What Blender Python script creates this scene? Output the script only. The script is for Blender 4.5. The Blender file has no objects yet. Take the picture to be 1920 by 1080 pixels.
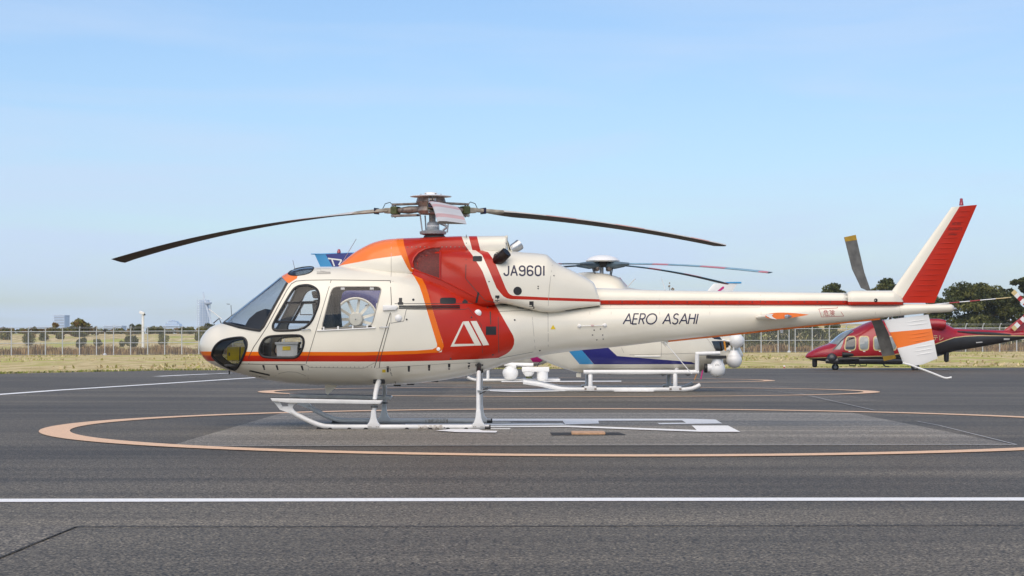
import bpy, bmesh, math, random
import numpy as np
from mathutils import Vector, Matrix
from mathutils.bvhtree import BVHTree
from mathutils.geometry import tessellate_polygon
from mathutils.interpolate import poly_3d_calc

random.seed(7); RNG = np.random.default_rng(7)
scene = bpy.context.scene
COL = scene.collection

# ------------------------------------------------------------------ camera
FPX, HC, D0, HZ = 3732.0, 1.133, 28.0, 648.0      # focal length (px of a 1920 frame), eye height, distance, horizon row
cam = bpy.data.objects.new('camera', bpy.data.cameras.new('camera'))
COL.objects.link(cam)
cam.location = (0, -D0, HC)
cam.rotation_euler = (math.radians(90), 0, 0)
cam.data.sensor_width = 36.0
cam.data.lens = 36.0 * FPX / 1920.0
cam.data.shift_y = (HZ - 540.0) / 1920.0
cam.data.clip_start = 0.5
cam.data.clip_end = 6000
scene.camera = cam

# ------------------------------------------------------------------ sky and sun
SUN_EL, SUN_AZ = math.radians(50), math.radians(-165)   # azimuth measured from +Y towards +X
world = bpy.data.worlds.new('World'); scene.world = world
world.use_nodes = True
nt = world.node_tree; nt.nodes.clear()
def N(t, typ, **kw):
    n = t.nodes.new(typ)
    for k, v in kw.items():
        if k in n.inputs: n.inputs[k].default_value = v
        else: setattr(n, k, v)
    return n
sky = N(nt, 'ShaderNodeTexSky', sky_type='NISHITA', sun_disc=False, sun_elevation=SUN_EL, sun_rotation=SUN_AZ,
        air_density=1.0, dust_density=1.0, ozone_density=6.0, altitude=10)
bg1 = N(nt, 'ShaderNodeBackground'); bg1.inputs['Strength'].default_value = 0.081
nt.links.new(sky.outputs[0], bg1.inputs[0])
tc = N(nt, 'ShaderNodeTexCoord')
mp = N(nt, 'ShaderNodeMapping'); mp.inputs['Scale'].default_value = (1.6, 1.6, 13.0); mp.inputs['Rotation'].default_value = (0, math.radians(3.5), 0)
nt.links.new(tc.outputs['Generated'], mp.inputs[0])
nz = N(nt, 'ShaderNodeTexNoise'); nz.inputs['Scale'].default_value = 2.3; nz.inputs['Detail'].default_value = 6; nz.inputs['Roughness'].default_value = 0.52
nz.inputs['Distortion'].default_value = 0.5
nt.links.new(mp.outputs[0], nz.inputs['Vector'])
cr = N(nt, 'ShaderNodeValToRGB')
cr.color_ramp.elements[0].position = 0.42; cr.color_ramp.elements[0].color = (0.18, 0.18, 0.18, 1)
cr.color_ramp.elements[1].position = 0.62; cr.color_ramp.elements[1].color = (1, 1, 1, 1)
nt.links.new(nz.outputs['Fac'], cr.inputs[0])
bg2 = N(nt, 'ShaderNodeBackground'); bg2.inputs['Color'].default_value = (0.625, 0.765, 0.99, 1); bg2.inputs['Strength'].default_value = 0.50
mx = N(nt, 'ShaderNodeMixShader')
sxyz = N(nt, 'ShaderNodeSeparateXYZ'); nt.links.new(tc.outputs['Generated'], sxyz.inputs[0])
el = N(nt, 'ShaderNodeMapRange'); el.inputs[1].default_value = 0.0; el.inputs[2].default_value = 0.18; el.inputs[3].default_value = 1.0; el.inputs[4].default_value = 0.30
nt.links.new(sxyz.outputs['Z'], el.inputs[0])
fm = N(nt, 'ShaderNodeMath', operation='MULTIPLY'); nt.links.new(cr.outputs[0], fm.inputs[0]); nt.links.new(el.outputs[0], fm.inputs[1])
nt.links.new(fm.outputs[0], mx.inputs[0]); nt.links.new(bg1.outputs[0], mx.inputs[1]); nt.links.new(bg2.outputs[0], mx.inputs[2])
ow = N(nt, 'ShaderNodeOutputWorld'); nt.links.new(mx.outputs[0], ow.inputs[0])

sun = bpy.data.objects.new('sun', bpy.data.lights.new('sun', 'SUN')); COL.objects.link(sun)
sun.data.energy = 1.5; sun.data.angle = math.radians(75); sun.data.color = (1.0, 0.84, 0.62)
sd = Vector((math.sin(SUN_AZ) * math.cos(SUN_EL), math.cos(SUN_AZ) * math.cos(SUN_EL), math.sin(SUN_EL)))
sun.rotation_euler = sd.to_track_quat('Z', 'Y').to_euler()
sun.location = sd * 60
scene.view_settings.view_transform = 'Standard'; scene.view_settings.look = 'None'
scene.view_settings.exposure = 0.98; scene.view_settings.gamma = 1.0
scene.view_settings.use_curve_mapping = False
scene.cycles.max_bounces = 8; scene.cycles.transparent_max_bounces = 24
scene.cycles.volume_bounces = 0

# ------------------------------------------------------------------ helpers
def U(px, py, d=D0):                      # photograph pixel at distance d -> (x, z)
    return ((px - 960) * d / FPX, HC - (py - HZ) * d / FPX)
def P3(px, py, d):
    x, z = U(px, py, d); return Vector((x, d - D0, z))
def G(px, py, z=0.0):                     # pixel -> point on the ground
    d = FPX * (HC - z) / (py - HZ)
    return Vector(((px - 960) * d / FPX, d - D0, z))

def mat(name, col, rough=0.5, metal=0.0, coat=0.0, var=0.06, vscale=6.0, bump=0.0, bscale=80.0, spec=0.5, col2=None, emis=None):
    m = bpy.data.materials.new(name); m.use_nodes = True
    t = m.node_tree; b = t.nodes['Principled BSDF']
    b.inputs['Roughness'].default_value = rough; b.inputs['Metallic'].default_value = metal
    b.inputs['Coat Weight'].default_value = coat; b.inputs['Coat Roughness'].default_value = 0.12
    b.inputs['Specular IOR Level'].default_value = spec
    tcn = N(t, 'ShaderNodeTexCoord')
    n1 = N(t, 'ShaderNodeTexNoise'); n1.inputs['Scale'].default_value = vscale; n1.inputs['Detail'].default_value = 6
    t.links.new(tcn.outputs['Object'], n1.inputs['Vector'])
    mixn = N(t, 'ShaderNodeMix', data_type='RGBA')
    c = col2 if col2 else tuple(max(0, x * (1 - 2.2 * var)) for x in col)
    mixn.inputs[6].default_value = (*c, 1); mixn.inputs[7].default_value = (*col, 1)
    rmp = N(t, 'ShaderNodeMapRange'); rmp.inputs[1].default_value = 0.35; rmp.inputs[2].default_value = 0.65
    t.links.new(n1.outputs['Fac'], rmp.inputs[0]); t.links.new(rmp.outputs[0], mixn.inputs[0])
    t.links.new(mixn.outputs[2], b.inputs['Base Color'])
    if bump > 0:
        n2 = N(t, 'ShaderNodeTexNoise'); n2.inputs['Scale'].default_value = bscale; n2.inputs['Detail'].default_value = 3
        t.links.new(tcn.outputs['Object'], n2.inputs['Vector'])
        bp = N(t, 'ShaderNodeBump'); bp.inputs['Strength'].default_value = bump; bp.inputs['Distance'].default_value = 0.02
        t.links.new(n2.outputs['Fac'], bp.inputs['Height']); t.links.new(bp.outputs[0], b.inputs['Normal'])
    if emis:
        b.inputs['Emission Color'].default_value = (*emis, 1); b.inputs['Emission Strength'].default_value = 1
    return m

def glass_mat(name, tint, refl=1.0):
    m = bpy.data.materials.new(name); m.use_nodes = True
    t = m.node_tree; t.nodes.clear()
    o = N(t, 'ShaderNodeOutputMaterial'); tr = N(t, 'ShaderNodeBsdfTransparent'); gl = N(t, 'ShaderNodeBsdfGlossy')
    tr.inputs[0].default_value = (*tint, 1); gl.inputs['Roughness'].default_value = 0.03; gl.inputs[0].default_value = (refl, refl, refl, 1)
    lw = N(t, 'ShaderNodeLayerWeight'); lw.inputs[0].default_value = 0.5
    pw = N(t, 'ShaderNodeMath', operation='POWER'); pw.inputs[1].default_value = 4.5; t.links.new(lw.outputs['Facing'], pw.inputs[0])
    fr = N(t, 'ShaderNodeMapRange'); fr.inputs[3].default_value = 0.03; fr.inputs[4].default_value = 0.9; t.links.new(pw.outputs[0], fr.inputs[0])
    mxs = N(t, 'ShaderNodeMixShader')
    t.links.new(fr.outputs[0], mxs.inputs[0]); t.links.new(tr.outputs[0], mxs.inputs[1]); t.links.new(gl.outputs[0], mxs.inputs[2])
    t.links.new(mxs.outputs[0], o.inputs[0])
    return m

M = {}
M['white'] = mat('cream_white_paint', (0.80, 0.755, 0.635), 0.28, coat=0.45, var=0.03, vscale=1.7, bump=0.03, bscale=2.6)
M['pure'] = mat('white_paint', (0.82, 0.815, 0.79), 0.35, coat=0.4, var=0.02, vscale=3, bump=0.015, bscale=4)
M['red'] = mat('red_paint', (0.50, 0.022, 0.006), 0.28, coat=0.2, var=0.06, vscale=2.0, bump=0.02, bscale=3.5, spec=0.28)
M['orange'] = mat('orange_paint', (0.80, 0.16, 0.004), 0.3, coat=0.12, spec=0.28, var=0.04, vscale=2.5)
M['coral'] = mat('bright_orange_paint', (0.90, 0.21, 0.035), 0.25, coat=0.35, spec=0.3, var=0.04, vscale=2.5)
M['black'] = mat('black_rubber', (0.012, 0.012, 0.013), 0.5, var=0.1)
M['dark'] = mat('dark_grey_plastic', (0.035, 0.034, 0.034), 0.6, var=0.15)
M['darkred'] = mat('intake_screen', (0.17, 0.016, 0.010), 0.6, var=0.25, vscale=60)
M['seam'] = mat('dark_seam', (0.055, 0.047, 0.04), 0.7)
M['softseam'] = mat('soft_panel_seam', (0.40, 0.375, 0.325), 0.7)
M['navy'] = mat('navy_lettering', (0.012, 0.012, 0.05), 0.4)
M['redink'] = mat('red_lettering', (0.42, 0.02, 0.025), 0.4)
M['metal'] = mat('brushed_metal', (0.55, 0.56, 0.57), 0.34, metal=0.9, var=0.12, vscale=12)
M['hubmetal'] = mat('worn_hub_metal', (0.36, 0.30, 0.255), 0.5, metal=0.35, var=0.3, vscale=14)
M['greymetal'] = mat('grey_painted_metal', (0.40, 0.42, 0.43), 0.45, metal=0.2, var=0.15, vscale=10)
M['exh'] = mat('burnt_exhaust_steel', (0.075, 0.055, 0.047), 0.45, metal=0.75, var=0.3, vscale=9)
M['green'] = mat('olive_clamp', (0.085, 0.10, 0.03), 0.6, var=0.2, vscale=30)
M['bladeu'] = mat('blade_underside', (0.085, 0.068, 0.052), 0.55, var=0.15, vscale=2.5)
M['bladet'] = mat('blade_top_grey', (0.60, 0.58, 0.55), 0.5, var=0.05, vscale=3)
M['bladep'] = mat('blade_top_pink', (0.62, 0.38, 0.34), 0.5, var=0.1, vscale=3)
M['bladecuff'] = mat('blade_cuff', (0.40, 0.35, 0.27), 0.55, var=0.2, vscale=10)
M['trblade'] = mat('tail_blade_grey', (0.16, 0.155, 0.14), 0.5, var=0.2, vscale=8)
M['mustard'] = mat('mustard_tip_paint', (0.45, 0.27, 0.02), 0.5, var=0.12, vscale=12)
M['interior'] = mat('cabin_liner', (0.21, 0.19, 0.155), 0.85, var=0.15, vscale=5)
M['seat'] = mat('dark_seat_fabric', (0.024, 0.024, 0.021), 0.9, var=0.3, vscale=12)
M['yellow'] = mat('yellow_bag', (0.75, 0.56, 0.015), 0.6, var=0.1)
M['plastic'] = mat('white_plastic', (0.72, 0.72, 0.70), 0.5, var=0.06)
M['skid'] = mat('skid_white_paint', (0.76, 0.755, 0.735), 0.38, coat=0.3, var=0.06, vscale=5)
M['soot'] = mat('scuffed_paint', (0.36, 0.31, 0.25), 0.7, var=0.35, vscale=28, col2=(0.70, 0.68, 0.64))
M['beacon'] = mat('red_beacon_lens', (0.35, 0.012, 0.03), 0.15, coat=1.0)
M['yellowtri'] = mat('yellow_sticker', (0.80, 0.58, 0.02), 0.5)
M['glass'] = glass_mat('window_glass', (0.86, 0.87, 0.87))
M['glassd'] = glass_mat('tinted_glass', (0.55, 0.56, 0.55))
M['glasss'] = glass_mat('windscreen_glass', (0.72, 0.74, 0.76))

def link(name, me, parent=None, m=None):
    o = bpy.data.objects.new(name, me); COL.objects.link(o)
    if m is not None: me.materials.append(m)
    if parent is not None:
        o.parent = parent
        if parent.type == 'EMPTY':
            o.matrix_parent_inverse = Matrix.Translation(-Vector(parent.location))
    return o
def pmesh(name, verts, faces, m, parent=None, smooth=False):
    me = bpy.data.meshes.new(name)
    me.from_pydata([tuple(v) for v in verts], [], [tuple(f) for f in faces])
    bm = bmesh.new(); bm.from_mesh(me); bmesh.ops.recalc_face_normals(bm, faces=bm.faces); bm.to_mesh(me); bm.free()
    if smooth:
        me.polygons.foreach_set('use_smooth', [True] * len(me.polygons))
    return link(name, me, parent, m)
def thing(name, label, cat, loc, group=None):
    o = bpy.data.objects.new(name, None); COL.objects.link(o); o.empty_display_size = 0.2
    o.location = loc; o['label'] = label; o['category'] = cat
    if group: o['group'] = group
    return o
def tag(o, label, cat, group=None):
    o['label'] = label; o['category'] = cat
    if group: o['group'] = group
    return o
def struct(o, label=None):
    o['kind'] = 'structure'
    if label: o['label'] = label
    return o

class MB:                                  # collects simple shapes into one mesh
    def __init__(s): s.v = []; s.f = []
    def add(s, v, f):
        o = len(s.v); s.v += [tuple(p) for p in v]; s.f += [tuple(i + o for i in q) for q in f]
    def box(s, c, size, rot=None):
        c = Vector(c); h = Vector(size) / 2
        vs = [Vector((sx * h.x, sy * h.y, sz * h.z)) for sx in (-1, 1) for sy in (-1, 1) for sz in (-1, 1)]
        if rot is not None: vs = [rot @ v for v in vs]
        s.add([c + v for v in vs], [(0, 1, 3, 2), (4, 6, 7, 5), (0, 4, 5, 1), (2, 3, 7, 6), (0, 2, 6, 4), (1, 5, 7, 3)])
    def tube(s, pts, r, n=10, cap=True):
        pts = [Vector(p) for p in pts]; k = len(pts)
        rr = r if isinstance(r, (list, tuple)) else [r] * k
        rings = []; up = None
        for i, p in enumerate(pts):
            tdir = (pts[min(i + 1, k - 1)] - pts[max(i - 1, 0)])
            tdir = tdir.normalized() if tdir.length > 1e-9 else Vector((0, 0, 1))
            if up is None:
                a = Vector((0, 0, 1)) if abs(tdir.z) < 0.9 else Vector((1, 0, 0))
                up = (a - tdir * a.dot(tdir)).normalized()
            else:
                up = (up - tdir * up.dot(tdir))
                up = up.normalized() if up.length > 1e-6 else tdir.orthogonal().normalized()
            w = tdir.cross(up)
            rings.append([p + (up * math.cos(2 * math.pi * j / n) + w * math.sin(2 * math.pi * j / n)) * rr[i] for j in range(n)])
        o = len(s.v)
        for rg in rings: s.v += [tuple(q) for q in rg]
        for i in range(k - 1):
            for j in range(n):
                a = o + i * n + j; b = o + i * n + (j + 1) % n
                s.f.append((a, b, b + n, a + n))
        if cap:
            s.f.append(tuple(o + j for j in range(n))); s.f.append(tuple(o + (k - 1) * n + j for j in reversed(range(n))))
    def lathe(s, c, prof, n=24, axis='Z'):   # prof: (radius, height along axis)
        c = Vector(c); o = len(s.v)
        for (r, h) in prof:
            for j in range(n):
                a = 2 * math.pi * j / n; x, y = r * math.cos(a), r * math.sin(a)
                q = {'Z': (x, y, h), 'Y': (x, h, y), 'X': (h, x, y)}[axis]
                s.v.append(tuple(c + Vector(q)))
        for i in range(len(prof) - 1):
            for j in range(n):
                a = o + i * n + j; b = o + i * n + (j + 1) % n
                s.f.append((a, b, b + n, a + n))
        s.f.append(tuple(o + j for j in range(n))); s.f.append(tuple(o + (len(prof) - 1) * n + j for j in reversed(range(n))))
    def sphere(s, c, r, n=20, sc=(1, 1, 1)):
        pr = [(max(1e-4, r * math.sin(math.pi * i / (n // 2))), -r * math.cos(math.pi * i / (n // 2))) for i in range(n // 2 + 1)]
        o = len(s.v); s.lathe((0, 0, 0), pr, n)
        c = Vector(c)
        for i in range(o, len(s.v)):
            v = s.v[i]; s.v[i] = (c.x + v[0] * sc[0], c.y + v[1] * sc[1], c.z + v[2] * sc[2])
    def prism(s, poly, y0, y1):              # polygon in (x, z) extruded from y0 to y1
        n = len(poly); o = len(s.v)
        s.v += [(x, y0, z) for x, z in poly] + [(x, y1, z) for x, z in poly]
        s.f.append(tuple(o + i for i in range(n))); s.f.append(tuple(o + n + i for i in reversed(range(n))))
        for i in range(n):
            j = (i + 1) % n; s.f.append((o + i, o + n + i, o + n + j, o + j))
    def build(s, name, m, parent=None, smooth=False, bevel=0.0, auto=True):
        me = bpy.data.meshes.new(name); me.from_pydata(s.v, [], s.f)
        bm = bmesh.new(); bm.from_mesh(me)
        bmesh.ops.recalc_face_normals(bm, faces=bm.faces)
        if bevel > 0:
            es = [e for e in bm.edges if e.is_manifold and e.calc_face_angle(0) > 0.6]
            bmesh.ops.bevel(bm, geom=es, offset=bevel, segments=2, affect='EDGES', profile=0.6)
        if smooth:
            for f in bm.faces: f.smooth = True
            for e in bm.edges:
                if not e.is_manifold or e.calc_face_angle(0) > 0.75: e.smooth = False
        bm.to_mesh(me); bm.free()
        return link(name, me, parent, m)

def pchip(xk, yk, x):
    xk = np.asarray(xk, float); yk = np.asarray(yk, float); x = np.asarray(x, float)
    h = np.diff(xk); dl = np.diff(yk) / h; n = len(xk)
    if n == 2: return yk[0] + (x - xk[0]) * dl[0]
    m = np.zeros(n)
    for i in range(1, n - 1):
        if dl[i - 1] * dl[i] > 0:
            w1 = 2 * h[i] + h[i - 1]; w2 = h[i] + 2 * h[i - 1]
            m[i] = (w1 + w2) / (w1 / dl[i - 1] + w2 / dl[i])
    m[0] = dl[0]; m[-1] = dl[-1]
    i = np.clip(np.searchsorted(xk, x) - 1, 0, n - 2)
    t = (x - xk[i]) / h[i]
    return ((2*t**3 - 3*t**2 + 1) * yk[i] + (t**3 - 2*t**2 + t) * h[i] * m[i] + (-2*t**3 + 3*t**2) * yk[i+1] + (t**3 - t**2) * h[i] * m[i+1])
def ipx(keys, x):
    return pchip([k[0] for k in keys], [k[1] for k in keys], x) if len(keys) > 1 else np.full(len(x), keys[0][1])

class Loft:
    """A skin lofted along x: centre-line top and bottom rows (photo px at distance d), half width in metres, super-elliptic sections."""
    def __init__(s, d, top, bot, width, mid, nt_, nb_, step=8.0, seg=72, shear=None, flip=False):
        s.d = d; yc = d - D0
        x0, x1 = top[0][0], top[-1][0]
        xs = set(np.arange(x0, x1, step).tolist()) | {k[0] for k in top} | {x1}
        xs |= {x0 + (x1 - x0) * 0.0006 * i * i for i in range(1, 8)}
        xs = np.array(sorted(xs)); keep = [0]
        for i in range(1, len(xs)):
            if xs[i] - xs[keep[-1]] > 0.8 or i == len(xs) - 1: keep.append(i)
        xs = xs[keep]
        T, B, W = ipx(top, xs), ipx(bot, xs), ipx(width, xs)
        MI, NT, NB = ipx(mid, xs), ipx(nt_, xs), ipx(nb_, xs)
        SH = ipx(shear, xs) if shear else np.zeros(len(xs))
        bm = bmesh.new(); rings = []
        for i, px in enumerate(xs):
            X, zt = U(px, T[i], d); _, zb = U(px, B[i], d)
            if zt - zb < 0.012: zt, zb = (zt + zb) / 2 + 0.006, (zt + zb) / 2 - 0.006
            zm = zb + (zt - zb) * MI[i]
            rg = []
            for j in range(seg):
                a = 2 * math.pi * j / seg; c, sn = math.cos(a), math.sin(a)
                n = NT[i] if sn >= 0 else NB[i]
                h = (zt - zm) if sn >= 0 else (zm - zb)
                yy = W[i] * math.copysign(abs(c) ** (2 / n), c); zz = zm + h * math.copysign(abs(sn) ** (2 / n), sn)
                rg.append(bm.verts.new((X + SH[i] * (zz - zb), yc + yy, zz)))
            rings.append(rg)
        for i in range(len(rings) - 1):
            for j in range(seg):
                k = (j + 1) % seg
                bm.faces.new((rings[i][j], rings[i][k], rings[i + 1][k], rings[i + 1][j]))
        bm.faces.new(rings[0]); bm.faces.new(list(reversed(rings[-1])))
        bmesh.ops.recalc_face_normals(bm, faces=bm.faces); bm.normal_update()
        s.bm = bm; s.grp = bm.faces.layers.int.new('grp'); bm.faces.ensure_lookup_table()
        s.bvh = BVHTree.FromBMesh(bm)
        s.fv = [[v.index for v in f.verts] for f in bm.faces]
        bm.verts.index_update()
        s.fv = [[v.index for v in f.verts] for f in bm.faces]
        s.vc = [v.co.copy() for v in bm.verts]; s.vn = [v.normal.copy() for v in bm.verts]
    def side(s, px, py):
        return side_point(px, py, [s.bvh], s.d)
    def inside(s, poly, exact=False):        # poly: convex, photo px; returns the faces inside after cutting along its outline
        bm = s.bm
        q = [((p[0], p[1]) if exact else s.side(*p)[0::2]) for p in poly]
        ar = sum(q[i][0] * q[(i + 1) % len(q)][1] - q[(i + 1) % len(q)][0] * q[i][1] for i in range(len(q)))
        if ar < 0: q = q[::-1]
        x0, x1 = min(a for a, b in q), max(a for a, b in q); z0, z1 = min(b for a, b in q), max(b for a, b in q)
        cand = []
        for f in bm.faces:
            vs = [v.co for v in f.verts]
            if max(v.x for v in vs) < x0 or min(v.x for v in vs) > x1 or max(v.z for v in vs) < z0 or min(v.z for v in vs) > z1: continue
            cand.append(f)
        for i in range(len(q)):
            a, b = q[i], q[(i + 1) % len(q)]
            ex, ez = b[0] - a[0], b[1] - a[1]
            L = math.hypot(ex, ez)
            if L < 1e-5: continue
            no = Vector((ez / L, 0, -ex / L)); co = Vector((a[0], 0, a[1]))
            if not cand: break
            es = {e for f in cand for e in f.edges}; vs = {v for f in cand for v in f.verts}
            r = bmesh.ops.bisect_plane(bm, geom=list(vs) + list(es) + list(cand), dist=1e-6, plane_co=co, plane_no=no)
            fs = {g for g in r['geom'] if isinstance(g, bmesh.types.BMFace) and g.is_valid} | {f for f in cand if f.is_valid}
            cand = [f for f in fs if (f.calc_center_median() - co).dot(no) < 0]
        return cand
    def paint(s, polys, mi, exact=False, only=None):
        todo = []
        for p in polys:
            sg = [(p[i][0] - p[i-1][0]) * (p[(i+1) % len(p)][1] - p[i][1]) - (p[i][1] - p[i-1][1]) * (p[(i+1) % len(p)][0] - p[i][0]) for i in range(len(p))]
            if min(sg) < -1e-6 and max(sg) > 1e-6:
                todo += [[p[k] for k in t] for t in tessellate_polygon([[Vector((a, b, 0)) for a, b in p]])]
            else: todo.append(p)
        for p in todo:
            for f in s.inside(p, exact):
                if only is None or f.material_index in only: f.material_index = mi
    def group(s, poly, g, exact=False, only=None):
        for f in s.inside(poly, exact):
            if only is None or f[s.grp] in only: f[s.grp] = g
    def emit(s, name, g, mats, parent=None, liner=None, thick=0.014, side=0, off=0.0):
        fs = [f for f in s.bm.faces if f[s.grp] == g and (side == 0 or (f.calc_center_median().y - (s.d - D0)) * side > 0)]
        if not fs: return None
        idx = {}; vs = []; ns = []
        for f in fs:
            for v in f.verts:
                if v not in idx:
                    loc, no, fi, _ = s.bvh.find_nearest(v.co)
                    w = poly_3d_calc([s.vc[k] for k in s.fv[fi]], loc) if len(s.fv[fi]) <= 4 else None
                    nn = Vector((0, 0, 0))
                    if w:
                        for k, ww in zip(s.fv[fi], w): nn += s.vn[k] * ww
                    nn = nn.normalized() if nn.length > 1e-6 else no
                    idx[v] = len(vs); vs.append(v.co + nn * off); ns.append(nn)
        faces = [[idx[v] for v in f.verts] for f in fs]; mi = [f.material_index for f in fs]
        if liner is not None:
            o = len(vs); li = len(mats)
            vs = vs + [v - n * thick for v, n in zip(vs, ns)]; ns = ns + [-n for n in ns]
            faces = faces + [[o + k for k in reversed(f)] for f in faces]; mi = mi + [li] * len(mi)
            mats = mats + [liner]
        me = bpy.data.meshes.new(name); me.from_pydata([tuple(v) for v in vs], [], faces)
        for m_ in mats: me.materials.append(m_)
        me.polygons.foreach_set('material_index', mi); me.polygons.foreach_set('use_smooth', [True] * len(mi))
        me.update()
        if len(me.vertices) == len(ns): me.normals_split_custom_set_from_vertices([tuple(n) for n in ns])
        return link(name, me, parent)

def ray_side(x, z, bvhs, yc=0.0):
    best = None
    for b in bvhs:
        h = b.ray_cast(Vector((x, yc - 6, z)), Vector((0, 1, 0)))
        if h[0] is not None and (best is None or h[0].y < best[0].y): best = (h[0], h[1])
    return best
def side_point(px, py, bvhs, d=D0):
    dd = d - 0.3
    for _ in range(5):
        x, z = U(px, py, dd)
        h = ray_side(x, z, bvhs, d - D0)
        if h is None: break
        dd = D0 + h[0].y
    return (x, dd - D0, z)

STROKE_OFF = [0]
def decal_poly(mb, poly, bvhs, off, d=D0, step=0.05, px=True):
    """polygon on the side of a body, laid on its skin (off metres proud)"""
    q = [side_point(p[0], p[1], bvhs, d)[0::2] for p in poly] if px else poly
    bm = bmesh.new()
    tr = tessellate_polygon([[Vector((a, b, 0)) for a, b in q]])
    vs = [bm.verts.new((a, 0, b)) for a, b in q]
    for t in tr:
        try: bm.faces.new([vs[i] for i in t])
        except ValueError: pass
    xs = [a for a, b in q]; zs = [b for a, b in q]
    for lo, hi, ax in ((min(xs), max(xs), 0), (min(zs), max(zs), 2)):
        k = math.floor(lo / step) + 1
        while k * step < hi:
            co = Vector((0, 0, 0)); co[ax] = k * step; no = Vector((0, 0, 0)); no[ax] = 1
            bmesh.ops.bisect_plane(bm, geom=bm.verts[:] + bm.edges[:] + bm.faces[:], dist=1e-6, plane_co=co, plane_no=no); k += 1
    bm.verts.index_update(); out = []; last = d - D0 - 0.3
    for v in bm.verts:
        h = ray_side(v.co.x, v.co.z, bvhs, d - D0)
        if h is None: out.append((v.co.x, last - off, v.co.z))
        else:
            n = h[1] if h[1].y < 0 else -h[1]
            w = h[0] + n * off; last = h[0].y; out.append((v.co.x, w.y, v.co.z))
    mb.add(out, [[v.index for v in f.verts] for f in bm.faces]); bm.free()
def stroke_polys(pts, w):
    out = []
    for i in range(len(pts) - 1):
        a, b = Vector(pts[i]), Vector(pts[i + 1]); t = b - a
        if t.length < 1e-6: continue
        t.normalize(); n = Vector((-t.y, t.x)) * w / 2
        e = t * (w * 0.30)
        a2 = a - (e if i > 0 else t * 0); b2 = b + (e if i < len(pts) - 2 else t * 0)
        out.append([tuple(a2 + n), tuple(b2 + n), tuple(b2 - n), tuple(a2 - n)])
    return out
def ribbon(mb, pts, w, bvhs, off, d=D0):     # a thin strip of constant width following px points
    P = [Vector(p) for p in pts]; L = []; R = []
    for i in range(len(P)):
        t = (P[min(i + 1, len(P) - 1)] - P[max(i - 1, 0)]).normalized(); n = Vector((-t.y, t.x)) * w / 2
        L.append(P[i] + n); R.append(P[i] - n)
    for i in range(len(P) - 1):
        decal_poly(mb, [L[i], L[i + 1], R[i + 1], R[i]], bvhs, off, d, step=0.08)
def dense(pts, step=6.0, closed=False):
    q = list(pts) + ([pts[0]] if closed else []); out = []
    for a, b in zip(q[:-1], q[1:]):
        n = max(1, int(math.hypot(b[0] - a[0], b[1] - a[1]) / step))
        out += [(a[0] + (b[0] - a[0]) * i / n, a[1] + (b[1] - a[1]) * i / n) for i in range(n)]
    if not closed: out.append(q[-1])
    return out
def seal_tube(pts, bvhs, r, name, m, parent, d=D0, closed=True, mirror=False):
    pp = [Vector(side_point(a, b, bvhs, d)) for a, b in dense(pts, 4.0, closed)]
    if closed: pp.append(pp[0])
    if mirror: pp = [Vector((p.x, 2 * (d - D0) - p.y, p.z)) for p in pp]
    mb = MB(); mb.tube(pp, r, 6, cap=not closed)
    return mb.build(name, m, parent, smooth=True)
def rounded(pts, k=3, f=0.3):                # round the corners of a polygon
    out = []; n = len(pts)
    for i in range(n):
        a, b, c = Vector(pts[i - 1]), Vector(pts[i]), Vector(pts[(i + 1) % n])
        p, q = b + (a - b) * f, b + (c - b) * f
        for j in range(k + 1):
            t = j / k; out.append(tuple((1 - t) ** 2 * p + 2 * t * (1 - t) * b + t * t * q))
    return out
def hull2d(pts):                             # convex hull, for window outlines
    pts = sorted(set((round(a, 3), round(b, 3)) for a, b in pts))
    def half(ps):
        o = []
        for p in ps:
            while len(o) >= 2 and (o[-1][0] - o[-2][0]) * (p[1] - o[-2][1]) - (o[-1][1] - o[-2][1]) * (p[0] - o[-2][0]) <= 0: o.pop()
            o.append(p)
        return o
    a, b = half(pts), half(pts[::-1])
    return a[:-1] + b[:-1]
def chaikin(q, it=2):
    for _ in range(it):
        q = [r for i in range(len(q)) for r in ((q[i-1][0] * .25 + q[i][0] * .75, q[i-1][1] * .25 + q[i][1] * .75), (q[i][0] * .75 + q[(i+1) % len(q)][0] * .25, q[i][1] * .75 + q[(i+1) % len(q)][1] * .25))]
    return hull2d(q)
def strip(left, right):                      # quads between two polylines
    return [[left[i], left[i + 1], right[i + 1], right[i]] for i in range(len(left) - 1)]

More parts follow.
